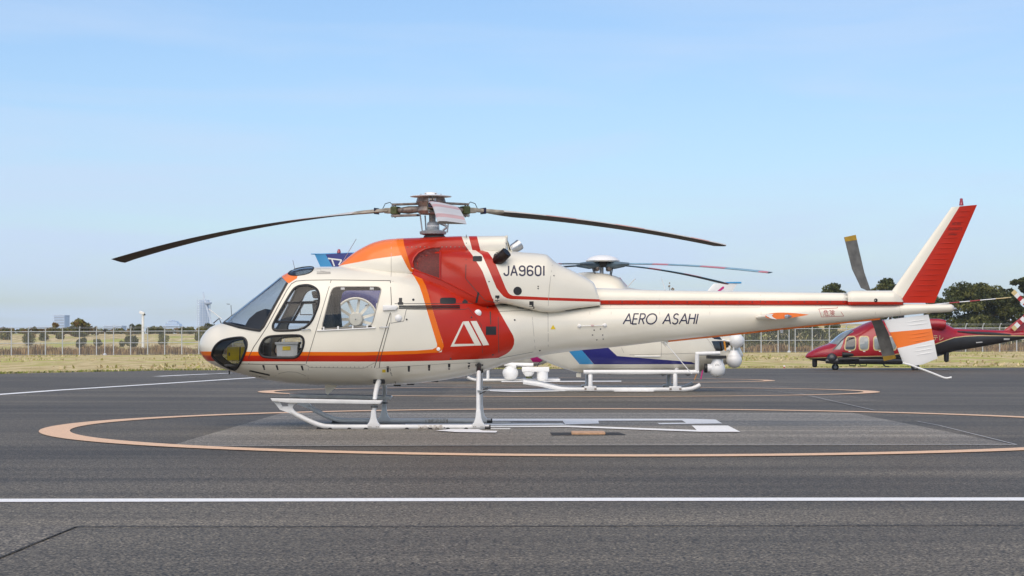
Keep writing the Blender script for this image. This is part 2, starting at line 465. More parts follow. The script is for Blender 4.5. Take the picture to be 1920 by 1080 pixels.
def wing(name, secs, thickdir, matfn, mats, parent, ns=14):
    """aerofoil-section surface; secs: (leading edge, trailing edge, thickness)"""
    td = Vector(thickdir).normalized(); ss = [0.5 - 0.5 * math.cos(math.pi * i / ns) for i in range(ns + 1)]
    yt = lambda s_: 2.6 * (0.2969 * math.sqrt(s_) - 0.126 * s_ - 0.3516 * s_**2 + 0.2843 * s_**3 - 0.1036 * s_**4) * 2
    v = []; f = []; mi = []; n = 2 * ns
    for (le, te, th) in secs:
        le, te = Vector(le), Vector(te); ring = []
        for i in range(ns + 1): ring.append(le + (te - le) * ss[i] + td * th * 0.5 * yt(ss[i]))
        for i in range(ns - 1, 0, -1): ring.append(le + (te - le) * ss[i] - td * th * 0.5 * yt(ss[i]))
        v += ring
    for k in range(len(secs) - 1):
        for j in range(n):
            a = k * n + j; b = k * n + (j + 1) % n
            f.append((a, b, b + n, a + n)); jj = j + 0.5
            sf = ss[int(jj)] * 0.5 + ss[min(ns, int(jj) + 1)] * 0.5 if jj < ns else ss[int(n - jj)] * 0.5 + ss[min(ns, int(n - jj) + 1)] * 0.5
            mi.append(matfn(k, sf, 1 if jj < ns else -1))
    f.append(tuple(range(n))); mi.append(matfn(-1, 0.5, 0)); f.append(tuple((len(secs) - 1) * n + j for j in reversed(range(n)))); mi.append(matfn(len(secs), 0.5, 0))
    me = bpy.data.meshes.new(name); me.from_pydata([tuple(p) for p in v], [], f)
    for m_ in mats: me.materials.append(m_)
    me.polygons.foreach_set('material_index', mi)
    me.polygons.foreach_set('use_smooth', [True] * (len(f) - 2) + [False] * 2)
    bm = bmesh.new(); bm.from_mesh(me); bmesh.ops.recalc_face_normals(bm, faces=bm.faces)
    for e in bm.edges:
        if e.calc_face_angle(0) > 0.9: e.smooth = False
    bm.to_mesh(me); bm.free()
    return link(name, me, parent)
def text_decal(txt, px, py, h_px, bvhs, off, name, m, parent, d=D0, shear=0.0, sx=1.0):
    """printed words laid on a body: built-in letter shapes cut as polygons; (px, py) = lower left, h_px = letter height"""
    cu = bpy.data.curves.new('print', 'FONT'); cu.body = txt; cu.size = 1.0; cu.shear = shear; cu.resolution_u = 3
    ob = bpy.data.objects.new('print', cu); COL.objects.link(ob)
    bpy.context.view_layer.update()
    me = ob.evaluated_get(bpy.context.evaluated_depsgraph_get()).to_mesh()
    vs = [v.co.copy() for v in me.vertices]; fs = [list(p.vertices) for p in me.polygons]
    ob.to_mesh_clear(); bpy.data.objects.remove(ob); bpy.data.curves.remove(cu)
    if not vs: return None
    x0 = min(v.x for v in vs); hh = 0.72
    out = []
    for v in vs:
        sp = side_point(px + (v.x - x0) * h_px / hh * sx, py - v.y * h_px / hh, bvhs, d)
        out.append((sp[0], sp[1] - off, sp[2]))
    return pmesh(name, out, fs, m, parent)

# ================================================================== the ground
def ground_mat(name, base, speck, streak, rough=0.62, lanes=None, specscale=55.0, bumpd=0.006, bigvar=0.30, stain=0.0):
    m = bpy.data.materials.new(name); m.use_nodes = True
    t = m.node_tree; b = t.nodes['Principled BSDF']; b.inputs['Roughness'].default_value = rough
    b.inputs['Specular IOR Level'].default_value = 0.26
    tcn = N(t, 'ShaderNodeTexCoord')
    def noise(scale, detail=3, sc=(1, 1, 1), rgh=0.6):
        mpn = N(t, 'ShaderNodeMapping'); mpn.inputs['Scale'].default_value = sc
        t.links.new(tcn.outputs['Object'], mpn.inputs[0])
        n = N(t, 'ShaderNodeTexNoise'); n.inputs['Scale'].default_value = scale; n.inputs['Detail'].default_value = detail; n.inputs['Roughness'].default_value = rgh
        t.links.new(mpn.outputs[0], n.inputs['Vector']); return n.outputs['Fac']
    def rng(sock, a, b_, lo, hi):
        r = N(t, 'ShaderNodeMapRange'); r.inputs[1].default_value = a; r.inputs[2].default_value = b_; r.inputs[3].default_value = lo; r.inputs[4].default_value = hi
        t.links.new(sock, r.inputs[0]); return r.outputs[0]
    def mul(a, b_):
        n = N(t, 'ShaderNodeMath', operation='MULTIPLY'); t.links.new(a, n.inputs[0])
        if hasattr(b_, 'is_linked'): t.links.new(b_, n.inputs[1])
        else: n.inputs[1].default_value = b_
        return n.outputs[0]
    big = rng(noise(0.22, 4, (0.35, 1.0, 1)), 0.3, 0.7, 1 - bigvar, 1 + bigvar)
    strk = rng(noise(1.0, 5, (0.07, 1.3, 1)), 0.3, 0.7, 1 - streak, 1 + streak)
    sp = rng(noise(specscale, 2), 0.38, 0.66, 1 - speck, 1 + speck * 1.3)
    sp2 = rng(noise(specscale * 0.3, 3), 0.36, 0.64, 1 - speck * 0.5, 1 + speck * 0.5)
    st1 = rng(noise(0.55, 5, (0.10, 1.5, 1)), 0.52, 0.66, 1.0, 0.74)
    st2 = rng(noise(0.09, 3, (1.0, 1.0, 1)), 0.40, 0.62, 1.12, 0.84)
    v = mul(mul(mul(mul(mul(big, strk), sp), sp2), st1), st2)
    vor = N(t, 'ShaderNodeTexVoronoi'); vor.inputs['Scale'].default_value = specscale * 0.42
    t.links.new(tcn.outputs['Object'], vor.inputs['Vector'])
    chips = N(t, 'ShaderNodeMath', operation='LESS_THAN'); chips.inputs[1].default_value = 0.11
    t.links.new(vor.outputs['Distance'], chips.inputs[0])
    ch2 = mul(chips.outputs[0], 0.14)
    col = N(t, 'ShaderNodeMix', data_type='RGBA', blend_type='MULTIPLY'); col.inputs[0].default_value = 1.0
    col.inputs[6].default_value = (*base, 1)
    t.links.new(v, col.inputs[7])
    add = N(t, 'ShaderNodeMix', data_type='RGBA', blend_type='ADD'); add.inputs[0].default_value = 1.0
    t.links.new(col.outputs[2], add.inputs[6]); t.links.new(ch2, add.inputs[7])
    t.links.new(add.outputs[2], b.inputs['Base Color'])
    bp = N(t, 'ShaderNodeBump'); bp.inputs['Strength'].default_value = 0.6; bp.inputs['Distance'].default_value = bumpd
    t.links.new(noise(specscale, 3), bp.inputs['Height']); t.links.new(bp.outputs[0], b.inputs['Normal'])
    return m
def paint_mat(name, col, worn=0.35):
    m = bpy.data.materials.new(name); m.use_nodes = True
    t = m.node_tree; b = t.nodes['Principled BSDF']; b.inputs['Roughness'].default_value = 0.6
    tcn = N(t, 'ShaderNodeTexCoord'); n = N(t, 'ShaderNodeTexNoise'); n.inputs['Scale'].default_value = 30; n.inputs['Detail'].default_value = 6; n.inputs['Roughness'].default_value = 0.7
    t.links.new(tcn.outputs['Object'], n.inputs['Vector'])
    r = N(t, 'ShaderNodeMapRange'); r.inputs[1].default_value = 0.36; r.inputs[2].default_value = 0.52; r.inputs[3].default_value = 1 - worn; r.inputs[4].default_value = 1
    t.links.new(n.outputs['Fac'], r.inputs[0])
    mx_ = N(t, 'ShaderNodeMix', data_type='RGBA'); mx_.inputs[6].default_value = (0.07, 0.068, 0.066, 1); mx_.inputs[7].default_value = (*col, 1)
    t.links.new(r.outputs[0], mx_.inputs[0]); t.links.new(mx_.outputs[2], b.inputs['Base Color'])
    return m
M['asphalt'] = ground_mat('asphalt', (0.114, 0.097, 0.070), 0.9, 0.30)
M['asphalt_old'] = ground_mat('asphalt_faded', (0.135, 0.116, 0.087), 0.9, 0.28)
M['padgrey'] = ground_mat('pad_concrete_grey', (0.225, 0.202, 0.164), 0.72, 0.30, bigvar=0.18)
M['linewhite'] = paint_mat('white_line_paint', (0.90, 0.89, 0.86), 0.22)
M['peach'] = paint_mat('peach_line_paint', (0.82, 0.53, 0.32), 0.28)
M['faintwhite'] = paint_mat('faded_white_line', (0.55, 0.54, 0.52), 0.45)
M['joint'] = mat('tar_joint', (0.022, 0.022, 0.022), 0.8)
M['platep'] = mat('peach_plate', (0.62, 0.37, 0.21), 0.6, var=0.12, vscale=20)
M['earth'] = mat('distant_earth', (0.16, 0.15, 0.08), 0.95, var=0.2, vscale=0.05)

def sheet(name, pts, z, m, label):
    return struct(pmesh(name, [(p[0], p[1], z) for p in pts], [tuple(range(len(pts)))], m), label)
def Gp(pts): return [tuple(G(a, b)[:2]) for a, b in pts]
sheet('ground', [(-2500, -300), (2500, -300), (2500, 1640), (-2500, 1640)], -0.12, M['earth'], 'flat earth reaching to the horizon')
edge = [(-700, 706), (0, 701), (160, 697.5), (300, 694.8), (700, 693), (1100, 691.6), (1500, 690.4), (1920, 688.6), (2700, 686)]
EDGE = [G(a, b) for a, b in edge]
ap = [(-60, -60), (70, -60), (EDGE[-1].x, EDGE[-1].y + 1.5)] + [(e.x, e.y + 1.2) for e in EDGE[::-1]] + [(EDGE[0].x - 8, EDGE[0].y)]
sheet('apron', ap, 0.0, M['asphalt'], 'dark grey asphalt helipad apron')
# older, paler lane bounded by the tar joint in the foreground
sheet('old_asphalt_patch', Gp([(-500, 988), (145, 988), (0, 1048), (-500, 1275)]), 0.004, M['asphalt_old'], 'older paler asphalt at the lower left')
sheet('square_pad', [(-3.86, 22.45 - D0), (5.72, 22.52 - D0), (5.72, 33.5 - D0), (-3.86, 33.5 - D0)], 0.004, M['padgrey'], 'lighter grey square pad under the red helicopter')
sheet('second_square_pad', [(-1.6, 40.0 - D0), (7.6, 40.0 - D0), (7.6, 58.0 - D0), (-1.6, 58.0 - D0)], 0.004, M['asphalt_old'], 'pale square pad under the blue striped helicopter')
def polystrip(name, pts, w, z, m, label):
    vs = []
    P = [Vector((p[0], p[1])) for p in pts]
    for i in range(len(P)):
        t = (P[min(i + 1, len(P) - 1)] - P[max(i - 1, 0)]).normalized(); n = Vector((-t.y, t.x)) * w / 2
        vs += [(*(P[i] + n), z), (*(P[i] - n), z)]
    return struct(pmesh(name, vs, [(2*i, 2*i+1, 2*i+3, 2*i+2) for i in range(len(P) - 1)], m), label)
def ring(name, cx, cy, rx, ry, w, z, m, label, n=160):
    vs = []
    for i in range(n):
        a = 2 * math.pi * i / n
        vs += [(cx + rx * math.cos(a), cy + ry * math.sin(a), z), (cx + (rx - w) * math.cos(a), cy + (ry - w * ry / rx) * math.sin(a), z)]
    return struct(pmesh(name, vs, [(2*i, 2*i+1, (2*i+3) % (2*n), (2*i+2) % (2*n)) for i in range(n)], m), label)
ring('ring_marking', 1.32, 27.95 - D0, 7.75, 7.75, 0.40, 0.0085, M['peach'], 'peach painted ring around the red and white helicopter')
ring('ring_marking', 1.38, 48.9 - D0, 7.6, 5.2, 0.40, 0.012, M['peach'], 'peach painted ring under the blue striped helicopter')
ring('ring_marking', 0.6, 64.5 - D0, 7.9, 5.0, 0.36, 0.010, M['peach'], 'peach painted ring under the white and magenta helicopter')
polystrip('line_marking', [tuple(G(a, b)[:2]) for a, b in ((-400, 939.7), (0, 939), (960, 937.4), (1920, 936.5), (2500, 936.1))], 0.30, 0.004, M['linewhite'], 'long white line across the foreground asphalt')
polystrip('line_marking', [tuple(G(a, b)[:2]) for a, b in ((-500, 778), (0, 740), (110, 732), (300, 720), (475, 708.5), (520, 705.5))], 0.34, 0.008, M['linewhite'], 'white line slanting across the apron at the left')
polystrip('line_marking', [tuple(G(a, b)[:2]) for a, b in ((295, 706), (345, 703.5), (395, 701.3))], 0.4, 0.008, M['linewhite'], 'short white dash near the grass at the left')
polystrip('line_marking', [tuple(G(a, b)[:2]) for a, b in ((402, 701), (430, 700))], 0.4, 0.008, M['linewhite'], 'tiny white dash next to the nose of the red helicopter')
polystrip('line_marking', [tuple(G(a, b)[:2]) for a, b in ((330, 706.2), (440, 705.5), (600, 705))], 0.12, 0.008, M['faintwhite'], 'thin faded line near the grass at the left')
polystrip('line_marking', [tuple(G(a, b)[:2]) for a, b in ((1745, 693.5), (1778, 693))], 0.5, 0.008, M['linewhite'], 'white dash beyond the lower tail fin')
polystrip('line_marking', [tuple(G(a, b)[:2]) for a, b in ((318, 837.3), (1100, 835.4), (1906, 834.4))], 0.05, 0.0065, M['faintwhite'], 'thin pale front edge of the square pad')
polystrip('line_marking', [tuple(G(a, b)[:2]) for a, b in ((1720, 790.5), (1760, 798), (1906, 834.4))], 0.022, 0.0065, M['faintwhite'], 'thin pale right edge of the square pad')
polystrip('line_marking', [tuple(G(a, b)[:2]) for a, b in ((1310, 729), (1420, 731), (1500, 738), (1640, 770))], 0.022, 0.0065, M['faintwhite'], 'thin pale line between the two rings at the right')
polystrip('tar_joint', [tuple(G(a, b)[:2]) for a, b in ((145, 988), (700, 988), (1300, 986.5), (1920, 985.8))], 0.03, 0.005, M['joint'], 'thin tar joint crossing the near asphalt')
polystrip('tar_joint', [tuple(G(a, b)[:2]) for a, b in ((145, 988), (60, 1022), (0, 1047), (-80, 1085))], 0.008, 0.0075, M['joint'], 'slanting tar joint at the lower left')
polystrip('tar_joint', [tuple(G(a, b)[:2]) for a, b in ((1400, 728), (1500, 742), (1620, 766), (1640, 771))], 0.02, 0.0055, M['joint'], 'dark joint between the rings at the right')
def mark(name, pts, z, m, label): return struct(pmesh(name, [(*G(a, b)[:2], z) for a, b in pts], [tuple(range(len(pts)))], m), label)
mk = [
 ([(700, 786.4), (1290, 786.3), (1342, 787.8), (1354.5, 795.2), (1236, 796.7), (1233, 794.2), (1286, 793.8), (1279, 789.5), (1122, 790.0), (1123, 795.4), (1060, 797.2), (1055, 790.2), (700, 790.0)], 'far leg of the white pad letter'),
 ([(760, 796.2), (1054, 795.3), (1062, 798.0), (930, 799.2), (760, 799.4)], 'middle bar of the white pad letter'),
 ([(760, 801.3), (1062, 799.5), (1306, 808.0), (1297, 799.6), (1365, 799.6), (1388, 811.6), (1312, 811.4), (1062, 802.5), (760, 803.5)], 'near leg of the white pad letter with its wide foot'),
 ([(817, 809.4), (845, 806.5), (897, 806.8), (905, 809.3), (933, 810.0), (930, 813.2), (858, 812.4)], 'white foot of the pad letter beside the near skid')]
for i, (p, lb) in enumerate(mk): mark('pad_letter_marking', p, 0.010 + 0.002 * i, M['linewhite'], lb)
mark('pad_letter_marking', [(915, 731.5), (1090, 729.2), (1092, 731.2), (915, 734.2)], 0.016, M['linewhite'], 'white stripe of the pad letter behind the rear cross tube')
mark('pad_letter_marking', [(918, 734.8), (1060, 732.6), (1082, 734.6), (962, 736.4)], 0.018, M['linewhite'], 'second white stripe of the pad letter behind the rear cross tube')
mark('pad_letter_marking', [(1150, 733.6), (1225, 733.6), (1226, 735.4), (1152, 735.4)], 0.016, M['linewhite'], 'small white mark under the skid of the blue striped helicopter')
mark('pad_letter_marking', [(940, 715.2), (1165, 714.6), (1165, 716.3), (940, 717.2)], 0.014, M['linewhite'], 'white stripe under the white and magenta helicopter')
mark('drain_patch', [(1031, 812.2), (1160, 811.8), (1175, 816.6), (1035, 817.4)], 0.009, M['joint'], 'dark tar patch around the pad plate')
pl = MB(); a0, a1, a2, a3 = [G(*p) for p in ((1071, 813.0), (1132, 813.0), (1135, 816.4), (1072, 816.6))]
pl.add([(p.x, p.y, z) for z in (0.012, 0.035) for p in (a0, a1, a2, a3)], [(0, 1, 2, 3), (4, 7, 6, 5), (0, 4, 5, 1), (1, 5, 6, 2), (2, 6, 7, 3), (3, 7, 4, 0)])
tag(pl.build('ground_plate', M['platep']), 'flat peach coloured plate in the dark patch on the square pad', 'plate')

# ---- grass field, bank and everything behind the fence
FD = 222.0                                  # distance of the fence
def terr(x, d):                             # height of the grass at distance d
    z = 0.03 + max(0.0, min(1.0, (d - 100) / 110)) * 0.36 * max(0.0, min(1.4, (x + 57) / 95))
    if d > 232:
        s_ = max(0.0, min(1.0, (d - 232) / 95)); z += (3.1 + 1.1 * max(0, min(1, (x - 5) / 35))) * s_ * s_ * (3 - 2 * s_)
    return z
def grass_mat():
    m = bpy.data.materials.new('dry_grass'); m.use_nodes = True
    t = m.node_tree; b = t.nodes['Principled BSDF']; b.inputs['Roughness'].default_value = 0.9; b.inputs['Specular IOR Level'].default_value = 0.1
    tcn = N(t, 'ShaderNodeTexCoord')
    def ns(scale, sc, det=5):
        mpn = N(t, 'ShaderNodeMapping'); mpn.inputs['Scale'].default_value = sc; t.links.new(tcn.outputs['Object'], mpn.inputs[0])
        n = N(t, 'ShaderNodeTexNoise'); n.inputs['Scale'].default_value = scale; n.inputs['Detail'].default_value = det; n.inputs['Roughness'].default_value = 0.65
        t.links.new(mpn.outputs[0], n.inputs['Vector']); return n
    r1 = N(t, 'ShaderNodeValToRGB'); e = r1.color_ramp.elements
    e[0].position = 0.36; e[0].color = (0.36, 0.27, 0.11, 1); e[1].position = 0.60; e[1].color = (0.68, 0.56, 0.32, 1)
    t.links.new(ns(1.1, (1, 0.25, 1), 8).outputs['Fac'], r1.inputs[0])
    r2 = N(t, 'ShaderNodeValToRGB'); e = r2.color_ramp.elements
    e[0].position = 0.50; e[0].color = (0, 0, 0, 1); e[1].position = 0.62; e[1].color = (1, 1, 1, 1)
    t.links.new(ns(0.16, (1.0, 0.35, 1), 5).outputs['Fac'], r2.inputs[0])
    mx_ = N(t, 'ShaderNodeMix', data_type='RGBA'); mx_.inputs[7].default_value = (0.40, 0.41, 0.10, 1)
    t.links.new(r2.outputs[0], mx_.inputs[0]); t.links.new(r1.outputs[0], mx_.inputs[6]); t.links.new(mx_.outputs[2], b.inputs['Base Color'])
    bp = N(t, 'ShaderNodeBump'); bp.inputs['Strength'].default_value = 0.7; bp.inputs['Distance'].default_value = 0.15
    t.links.new(ns(4.0, (1, 0.5, 1), 6).outputs['Fac'], bp.inputs['Height']); t.links.new(bp.outputs[0], b.inputs['Normal'])
    return m
M['grass'] = grass_mat()
vs = []; fs = []; NX = 120
rows = [0.0, 0.6, 2, 5, 10, 18, 30, 45, 60, 80, 100, 122, 134, 145, 160, 180, 200, 222, 245, 280, 330]
for r in rows:
    for i in range(NX + 1):
        fr_ = i / NX
        ex = EDGE[0].x + (EDGE[-1].x - EDGE[0].x) * fr_
        ey = float(np.interp(ex, [e.x for e in EDGE], [e.y for e in EDGE]))
        y = ey + r * (1 if r < 60 else (1 + 0.0 * r)); d = y + D0
        x = ex * (1 + 2.4 * min(1, r / 150)) * 1.15
        ey = ey + 0.35 * math.sin(ex * 1.7) * math.sin(ex * 0.43) if r == 0 else ey
        vs.append((x, (ey if r == 0 else y), terr(x, d) if r > 0 else 0.006))
for r in range(len(rows) - 1):
    for i in range(NX):
        a = r * (NX + 1) + i; fs.append((a, a + 1, a + NX + 2, a + NX + 1))
struct(pmesh('grass_field', vs, fs, M['grass'], smooth=True), 'dry yellow grass strip and bank beyond the apron')

def blades(name, pts, hts, wid, lean, cols, label, cat):
    """grass or reed blades: one tapered bent triangle pair each"""
    n = len(pts); a = RNG.uniform(0, 2 * math.pi, n); ln = RNG.normal(0, lean, (n, 2))
    v = np.zeros((n, 5, 3)); dx = np.cos(a)[:, None]; dy = np.sin(a)[:, None]
    P = np.array(pts); H = np.array(hts); W = wid * RNG.uniform(0.6, 1.4, n)
    side = np.concatenate([dx, dy * 0.5, 0 * dx], 1) * W[:, None]
    v[:, 0] = P - side; v[:, 1] = P + side
    mid = P + np.concatenate([ln * H[:, None] * 0.4, 0.6 * H[:, None]], 1)
    v[:, 2] = mid - side * 0.8; v[:, 3] = mid + side * 0.8
    v[:, 4] = P + np.concatenate([ln * H[:, None] * 1.2, H[:, None]], 1)
    f = []
    for i in range(n): o = i * 5; f += [(o, o + 1, o + 3, o + 2), (o + 2, o + 3, o + 4)]
    me = bpy.data.meshes.new(name); me.from_pydata(v.reshape(-1, 3).tolist(), [], f)
    for c in cols: me.materials.append(c)
    k = RNG.integers(0, len(cols), n); me.polygons.foreach_set('material_index', np.repeat(k, 2).astype(np.int32))
    o = link(name, me); o['kind'] = 'stuff'; o['label'] = label; o['category'] = cat
    return o
GC = [mat('grass_green', (0.26, 0.30, 0.055), 0.8, var=0.25, vscale=1), mat('grass_straw', (0.62, 0.52, 0.30), 0.85, var=0.2, vscale=1), mat('grass_olive', (0.36, 0.34, 0.10), 0.85, var=0.2, vscale=1)]
pts = []; h = []
for i in range(7000):
    ex = random.uniform(-24, 30); ey = float(np.interp(ex, [e.x for e in EDGE], [e.y for e in EDGE])) + abs(random.gauss(0, 0.7)) + 0.1
    pts.append((ex, ey, 0.0)); h.append(random.uniform(0.03, 0.12))
blades('edge_grass', pts, h, 0.03, 0.35, [GC[0], GC[2], GC[0], GC[1]], 'ragged green grass along the asphalt edge', 'grass')
pts = []; h = []
for i in range(9000):
    d = random.uniform(92, 214) ; x = random.uniform(-0.29, 0.29) * d
    if d < float(np.interp(x, [e.x for e in EDGE], [e.y for e in EDGE])) + D0 + 1: continue
    if math.sin(x * 0.3 + d * 0.05) + math.sin(x * 0.13 - d * 0.09) + random.gauss(0, 0.5) < 0.3: continue
    pts.append((x, d - D0, terr(x, d))); h.append(random.uniform(0.05, 0.2))
blades('field_grass', pts, h, 0.07, 0.4, [GC[1], GC[1], GC[2]], 'scattered dry straw tufts on the grass strip', 'grass')
RC = [mat('reed_brown', (0.36, 0.215, 0.09), 0.9, var=0.3, vscale=0.8), mat('reed_tan', (0.54, 0.38, 0.18), 0.9, var=0.3, vscale=0.8), mat('reed_dark', (0.16, 0.095, 0.04), 0.9, var=0.3, vscale=0.8)]
pts = []; h = []
for i in range(26000):
    d = FD + random.uniform(2.0, 9); x = random.uniform(-0.28, 0.28) * d
    if -0.14 * d < x < 0.105 * d and random.random() < 0.8: continue
    pts.append((x, d - D0, terr(x, d) - 0.05)); h.append(random.uniform(0.55, 1.0) * (1.15 + 0.22 * math.sin(x * 0.9) + 0.15 * math.sin(x * 2.3)) * (1.0 if x < 0 else 0.85))
blades('reeds', pts, h, 0.055, 0.16, RC + [RC[0], RC[1]], 'brown dry reeds growing behind the fence', 'reeds')

# fence
fence = thing('fence', 'tall grey wire mesh airfield fence with pale posts along the grass', 'fence', (0, FD - D0, 0))
M['post'] = mat('galvanised_post', (0.58, 0.61, 0.65), 0.5, metal=0.1, var=0.08)
M['wire'] = mat('fence_wire', (0.33, 0.35, 0.36), 0.55, metal=0.3)
PH = 2.95; k222 = FPX / FD
mbp = MB(); mbp.tube([(0, 0, -0.1), (0, 0, PH * 0.93), (0.03, -0.10, PH), (0.10, -0.28, PH + 0.20)], 0.062, 8)
mbp0 = mbp.build('post', M['post'], None, smooth=True); me_post = mbp0.data; bpy.data.objects.remove(mbp0)
xs_post = []; pxx = 21.3 - 31.95 * 12
while pxx < 2300:
    xs_post.append((pxx - 960) / k222); pxx += 31.95
for x in xs_post:
    o = bpy.data.objects.new('post', me_post); COL.objects.link(o); o.parent = fence
    o.matrix_parent_inverse = Matrix.Translation(-Vector(fence.location)); o.location = (x, FD - D0, terr(x, FD))
def zf(x): return terr(x, FD)
for hz_, r_ in ((PH * 0.90, 0.035), (PH * 0.46, 0.030), (0.08, 0.02)):
    mb = MB(); mb.tube([(x, FD - D0 + 0.03, zf(x) + hz_) for x in np.linspace(xs_post[0], xs_post[-1], 24)], r_, 6)
    mb.build('rail', M['post'] if r_ > 0.02 else M['wire'], fence, smooth=True)
mb = MB()
for hz_ in np.arange(0.16, PH * 0.89, 0.105):
    mb.tube([(x, FD - D0 + 0.06, zf(x) + hz_) for x in np.linspace(xs_post[0], xs_post[-1], 14)], 0.0075, 3, cap=False)
for x in np.arange(xs_post[0], xs_post[-1], 0.21):
    mb.tube([(x, FD - D0 + 0.075, zf(x) + 0.05), (x, FD - D0 + 0.075, zf(x) + PH * 0.9)], 0.0065, 3, cap=False)
o = mb.build('wire_mesh', M['wire'], fence); o['kind'] = 'stuff'
mb = MB()
for q in range(3):
    mb = MB(); mb.tube([(x + 0.04 * q, FD - D0 - 0.12 - 0.07 * q, zf(x) + PH + 0.02 + 0.08 * q) for x in np.linspace(xs_post[0], xs_post[-1], 24)], 0.010, 4)
    mb.build('barbed_wire', M['wire'], fence)
# poles
mb = MB(); x, z = U(268, 645, 250); mb.tube([(x, 250 - D0, 0.0), (x, 250 - D0, U(268, 590, 250)[1])], 0.17, 10)
po = thing('camera_pole', 'white pole with a camera head behind the fence at the left', 'pole', (x, 250 - D0, 0)); mb.build('pole', M['pure'], po, smooth=True)
mb = MB(); zt = U(268, 588, 250)[1]; mb.box((x - 0.1, 250 - D0 - 0.1, zt + 0.1), (0.62, 0.5, 0.34), Matrix.Rotation(0.35, 3, 'Y')); mb.build('camera_head', M['pure'], po, bevel=0.05)
mb = MB(); mb.lathe((x + 0.12, 250 - D0, zt - 0.22), [(0.2, 0), (0.22, 0.12), (0.12, 0.2)], 12); mb.build('bracket', M['dark'], po, smooth=True)
for pxp, lab in ((196.5, 'thin grey lamp post standing in the fence line at the left'), (1479.5, 'thin grey post standing in the fence line under the tail boom')):
    x = (pxp - 960) * (FD - 1) / FPX; t_ = thing('thin_post', lab, 'post', (x, FD - 1 - D0, 0))
    mb = MB(); mb.tube([(x, FD - 1 - D0, 0), (x, FD - 1 - D0, 2.6 + zf(x))], 0.05, 8); mb.build('pole', M['post'], t_, smooth=True)
    mb = MB(); mb.lathe((x, FD - 1 - D0, 2.6 + zf(x)), [(0.06, 0), (0.16, 0.06), (0.16, 0.22), (0.08, 0.3)], 10); mb.build('lamp_cap', M['dark'], t_, smooth=True)
    mb = MB(); mb.lathe((x, FD - 1 - D0, zf(x)), [(0.22, 0), (0.22, 0.1), (0.08, 0.22)], 10); mb.build('foot', M['post'], t_, smooth=True)
g = G(1470.5, 690.6); mk_ = thing('edge_marker', 'tiny red and white marker at the grass edge', 'marker', (g.x, g.y, 0))
mb = MB(); mb.lathe((g.x, g.y, 0.0), [(0.045, 0), (0.045, 0.075)], 10); mb.build('red_base', M['redink'], mk_, smooth=True)
mb = MB(); mb.lathe((g.x, g.y, 0.075), [(0.045, 0), (0.045, 0.06), (0.02, 0.08)], 10); mb.build('white_cap', M['pure'], mk_, smooth=True)

# ---- far buildings
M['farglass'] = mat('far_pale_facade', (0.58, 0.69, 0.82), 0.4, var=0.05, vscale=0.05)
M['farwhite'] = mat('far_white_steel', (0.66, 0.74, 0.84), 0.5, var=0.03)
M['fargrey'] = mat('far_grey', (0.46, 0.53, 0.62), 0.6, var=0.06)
def fz(py, d): return U(0, py, d)[1]
def fx(px, d): return U(px, 0, d)[0]
d = 1400.0; Yd = d - D0
tw = thing('lattice_tower', 'pale lattice tower with a curved white sail mast on the horizon', 'tower', (fx(385, d), Yd, 0))
x0, x1 = fx(370, d), fx(394, d); zt = fz(562.5, d)
mb = MB(); mb.box(((x0 + x1) / 2 - 0.4, Yd + 5, zt / 2), (x1 - x0 - 2.6, 5, zt)); mb.build('core', M['farglass'], tw)
for xx in np.linspace(x0, x1, 6):
    mb = MB(); mb.box((xx, Yd, zt / 2), (0.42, 0.5, zt)); mb.build('column', M['farwhite'], tw)
for zz in np.linspace(zt - 18.5, zt, 12):
    mb = MB(); mb.box(((x0 + x1) / 2, Yd - 0.3, zz), (x1 - x0 + 0.3, 0.4, 0.3)); mb.build('beam', M['farwhite'], tw)
sail = [(fx(a, d), fz(b, d)) for a, b in ((382, 547), (384, 554), (386.5, 564), (391, 580), (397, 600), (400, 616), (397, 616), (393.5, 598), (388, 580), (384, 565), (382, 556))]
mb = MB(); mb.prism(sail, Yd - 3, Yd - 1.8); mb.build('sail_mast', M['farwhite'], tw)
mb = MB(); mb.lathe((fx(391, d), Yd - 2, fz(568.5, d)), [(0.5, -0.9), (2.6, -0.5), (2.6, 0.5), (0.5, 0.9)], 16); mb.build('gondola', M['fargrey'], tw, smooth=True)
def block(name, px0, px1, py, d, label, floors, mfac='farglass'):
    x0, x1 = fx(px0, d), fx(px1, d); zt = fz(py, d); Yd = d - D0
    t_ = thing(name, label, 'building', ((x0 + x1) / 2, Yd, 0))
    mb = MB(); mb.box(((x0 + x1) / 2, Yd + 8, zt / 2), (x1 - x0, 16, zt)); mb.build('wall', M[mfac], t_)
    for i in range(floors):
        mb = MB(); mb.box(((x0 + x1) / 2, Yd - 0.15, zt - 1.2 - i * 1.9), (x1 - x0 - 0.6, 0.3, 0.9)); mb.build('window_band', M['fargrey'], t_)
    mb = MB(); mb.box(((x0 + x1) / 2, Yd + 7.9, zt + 0.25), (x1 - x0 + 0.4, 16.4, 0.5)); mb.build('roof', M['farwhite'], t_)
    return t_
block('office_block', 101, 121, 592, 1400, 'pale office block rising behind the trees at the far left', 7)
block('low_building', 194, 228, 612, 1300, 'low pale flat roofed building on the horizon', 2)
block('low_building', 55, 98, 613.5, 1350, 'long low pale building behind the hedge at the far left', 1)
d = 1300.0; t_ = thing('dome_hall', 'pale stepped glass hall on the horizon below the tower', 'building', (fx(322, d), d - D0, 0))
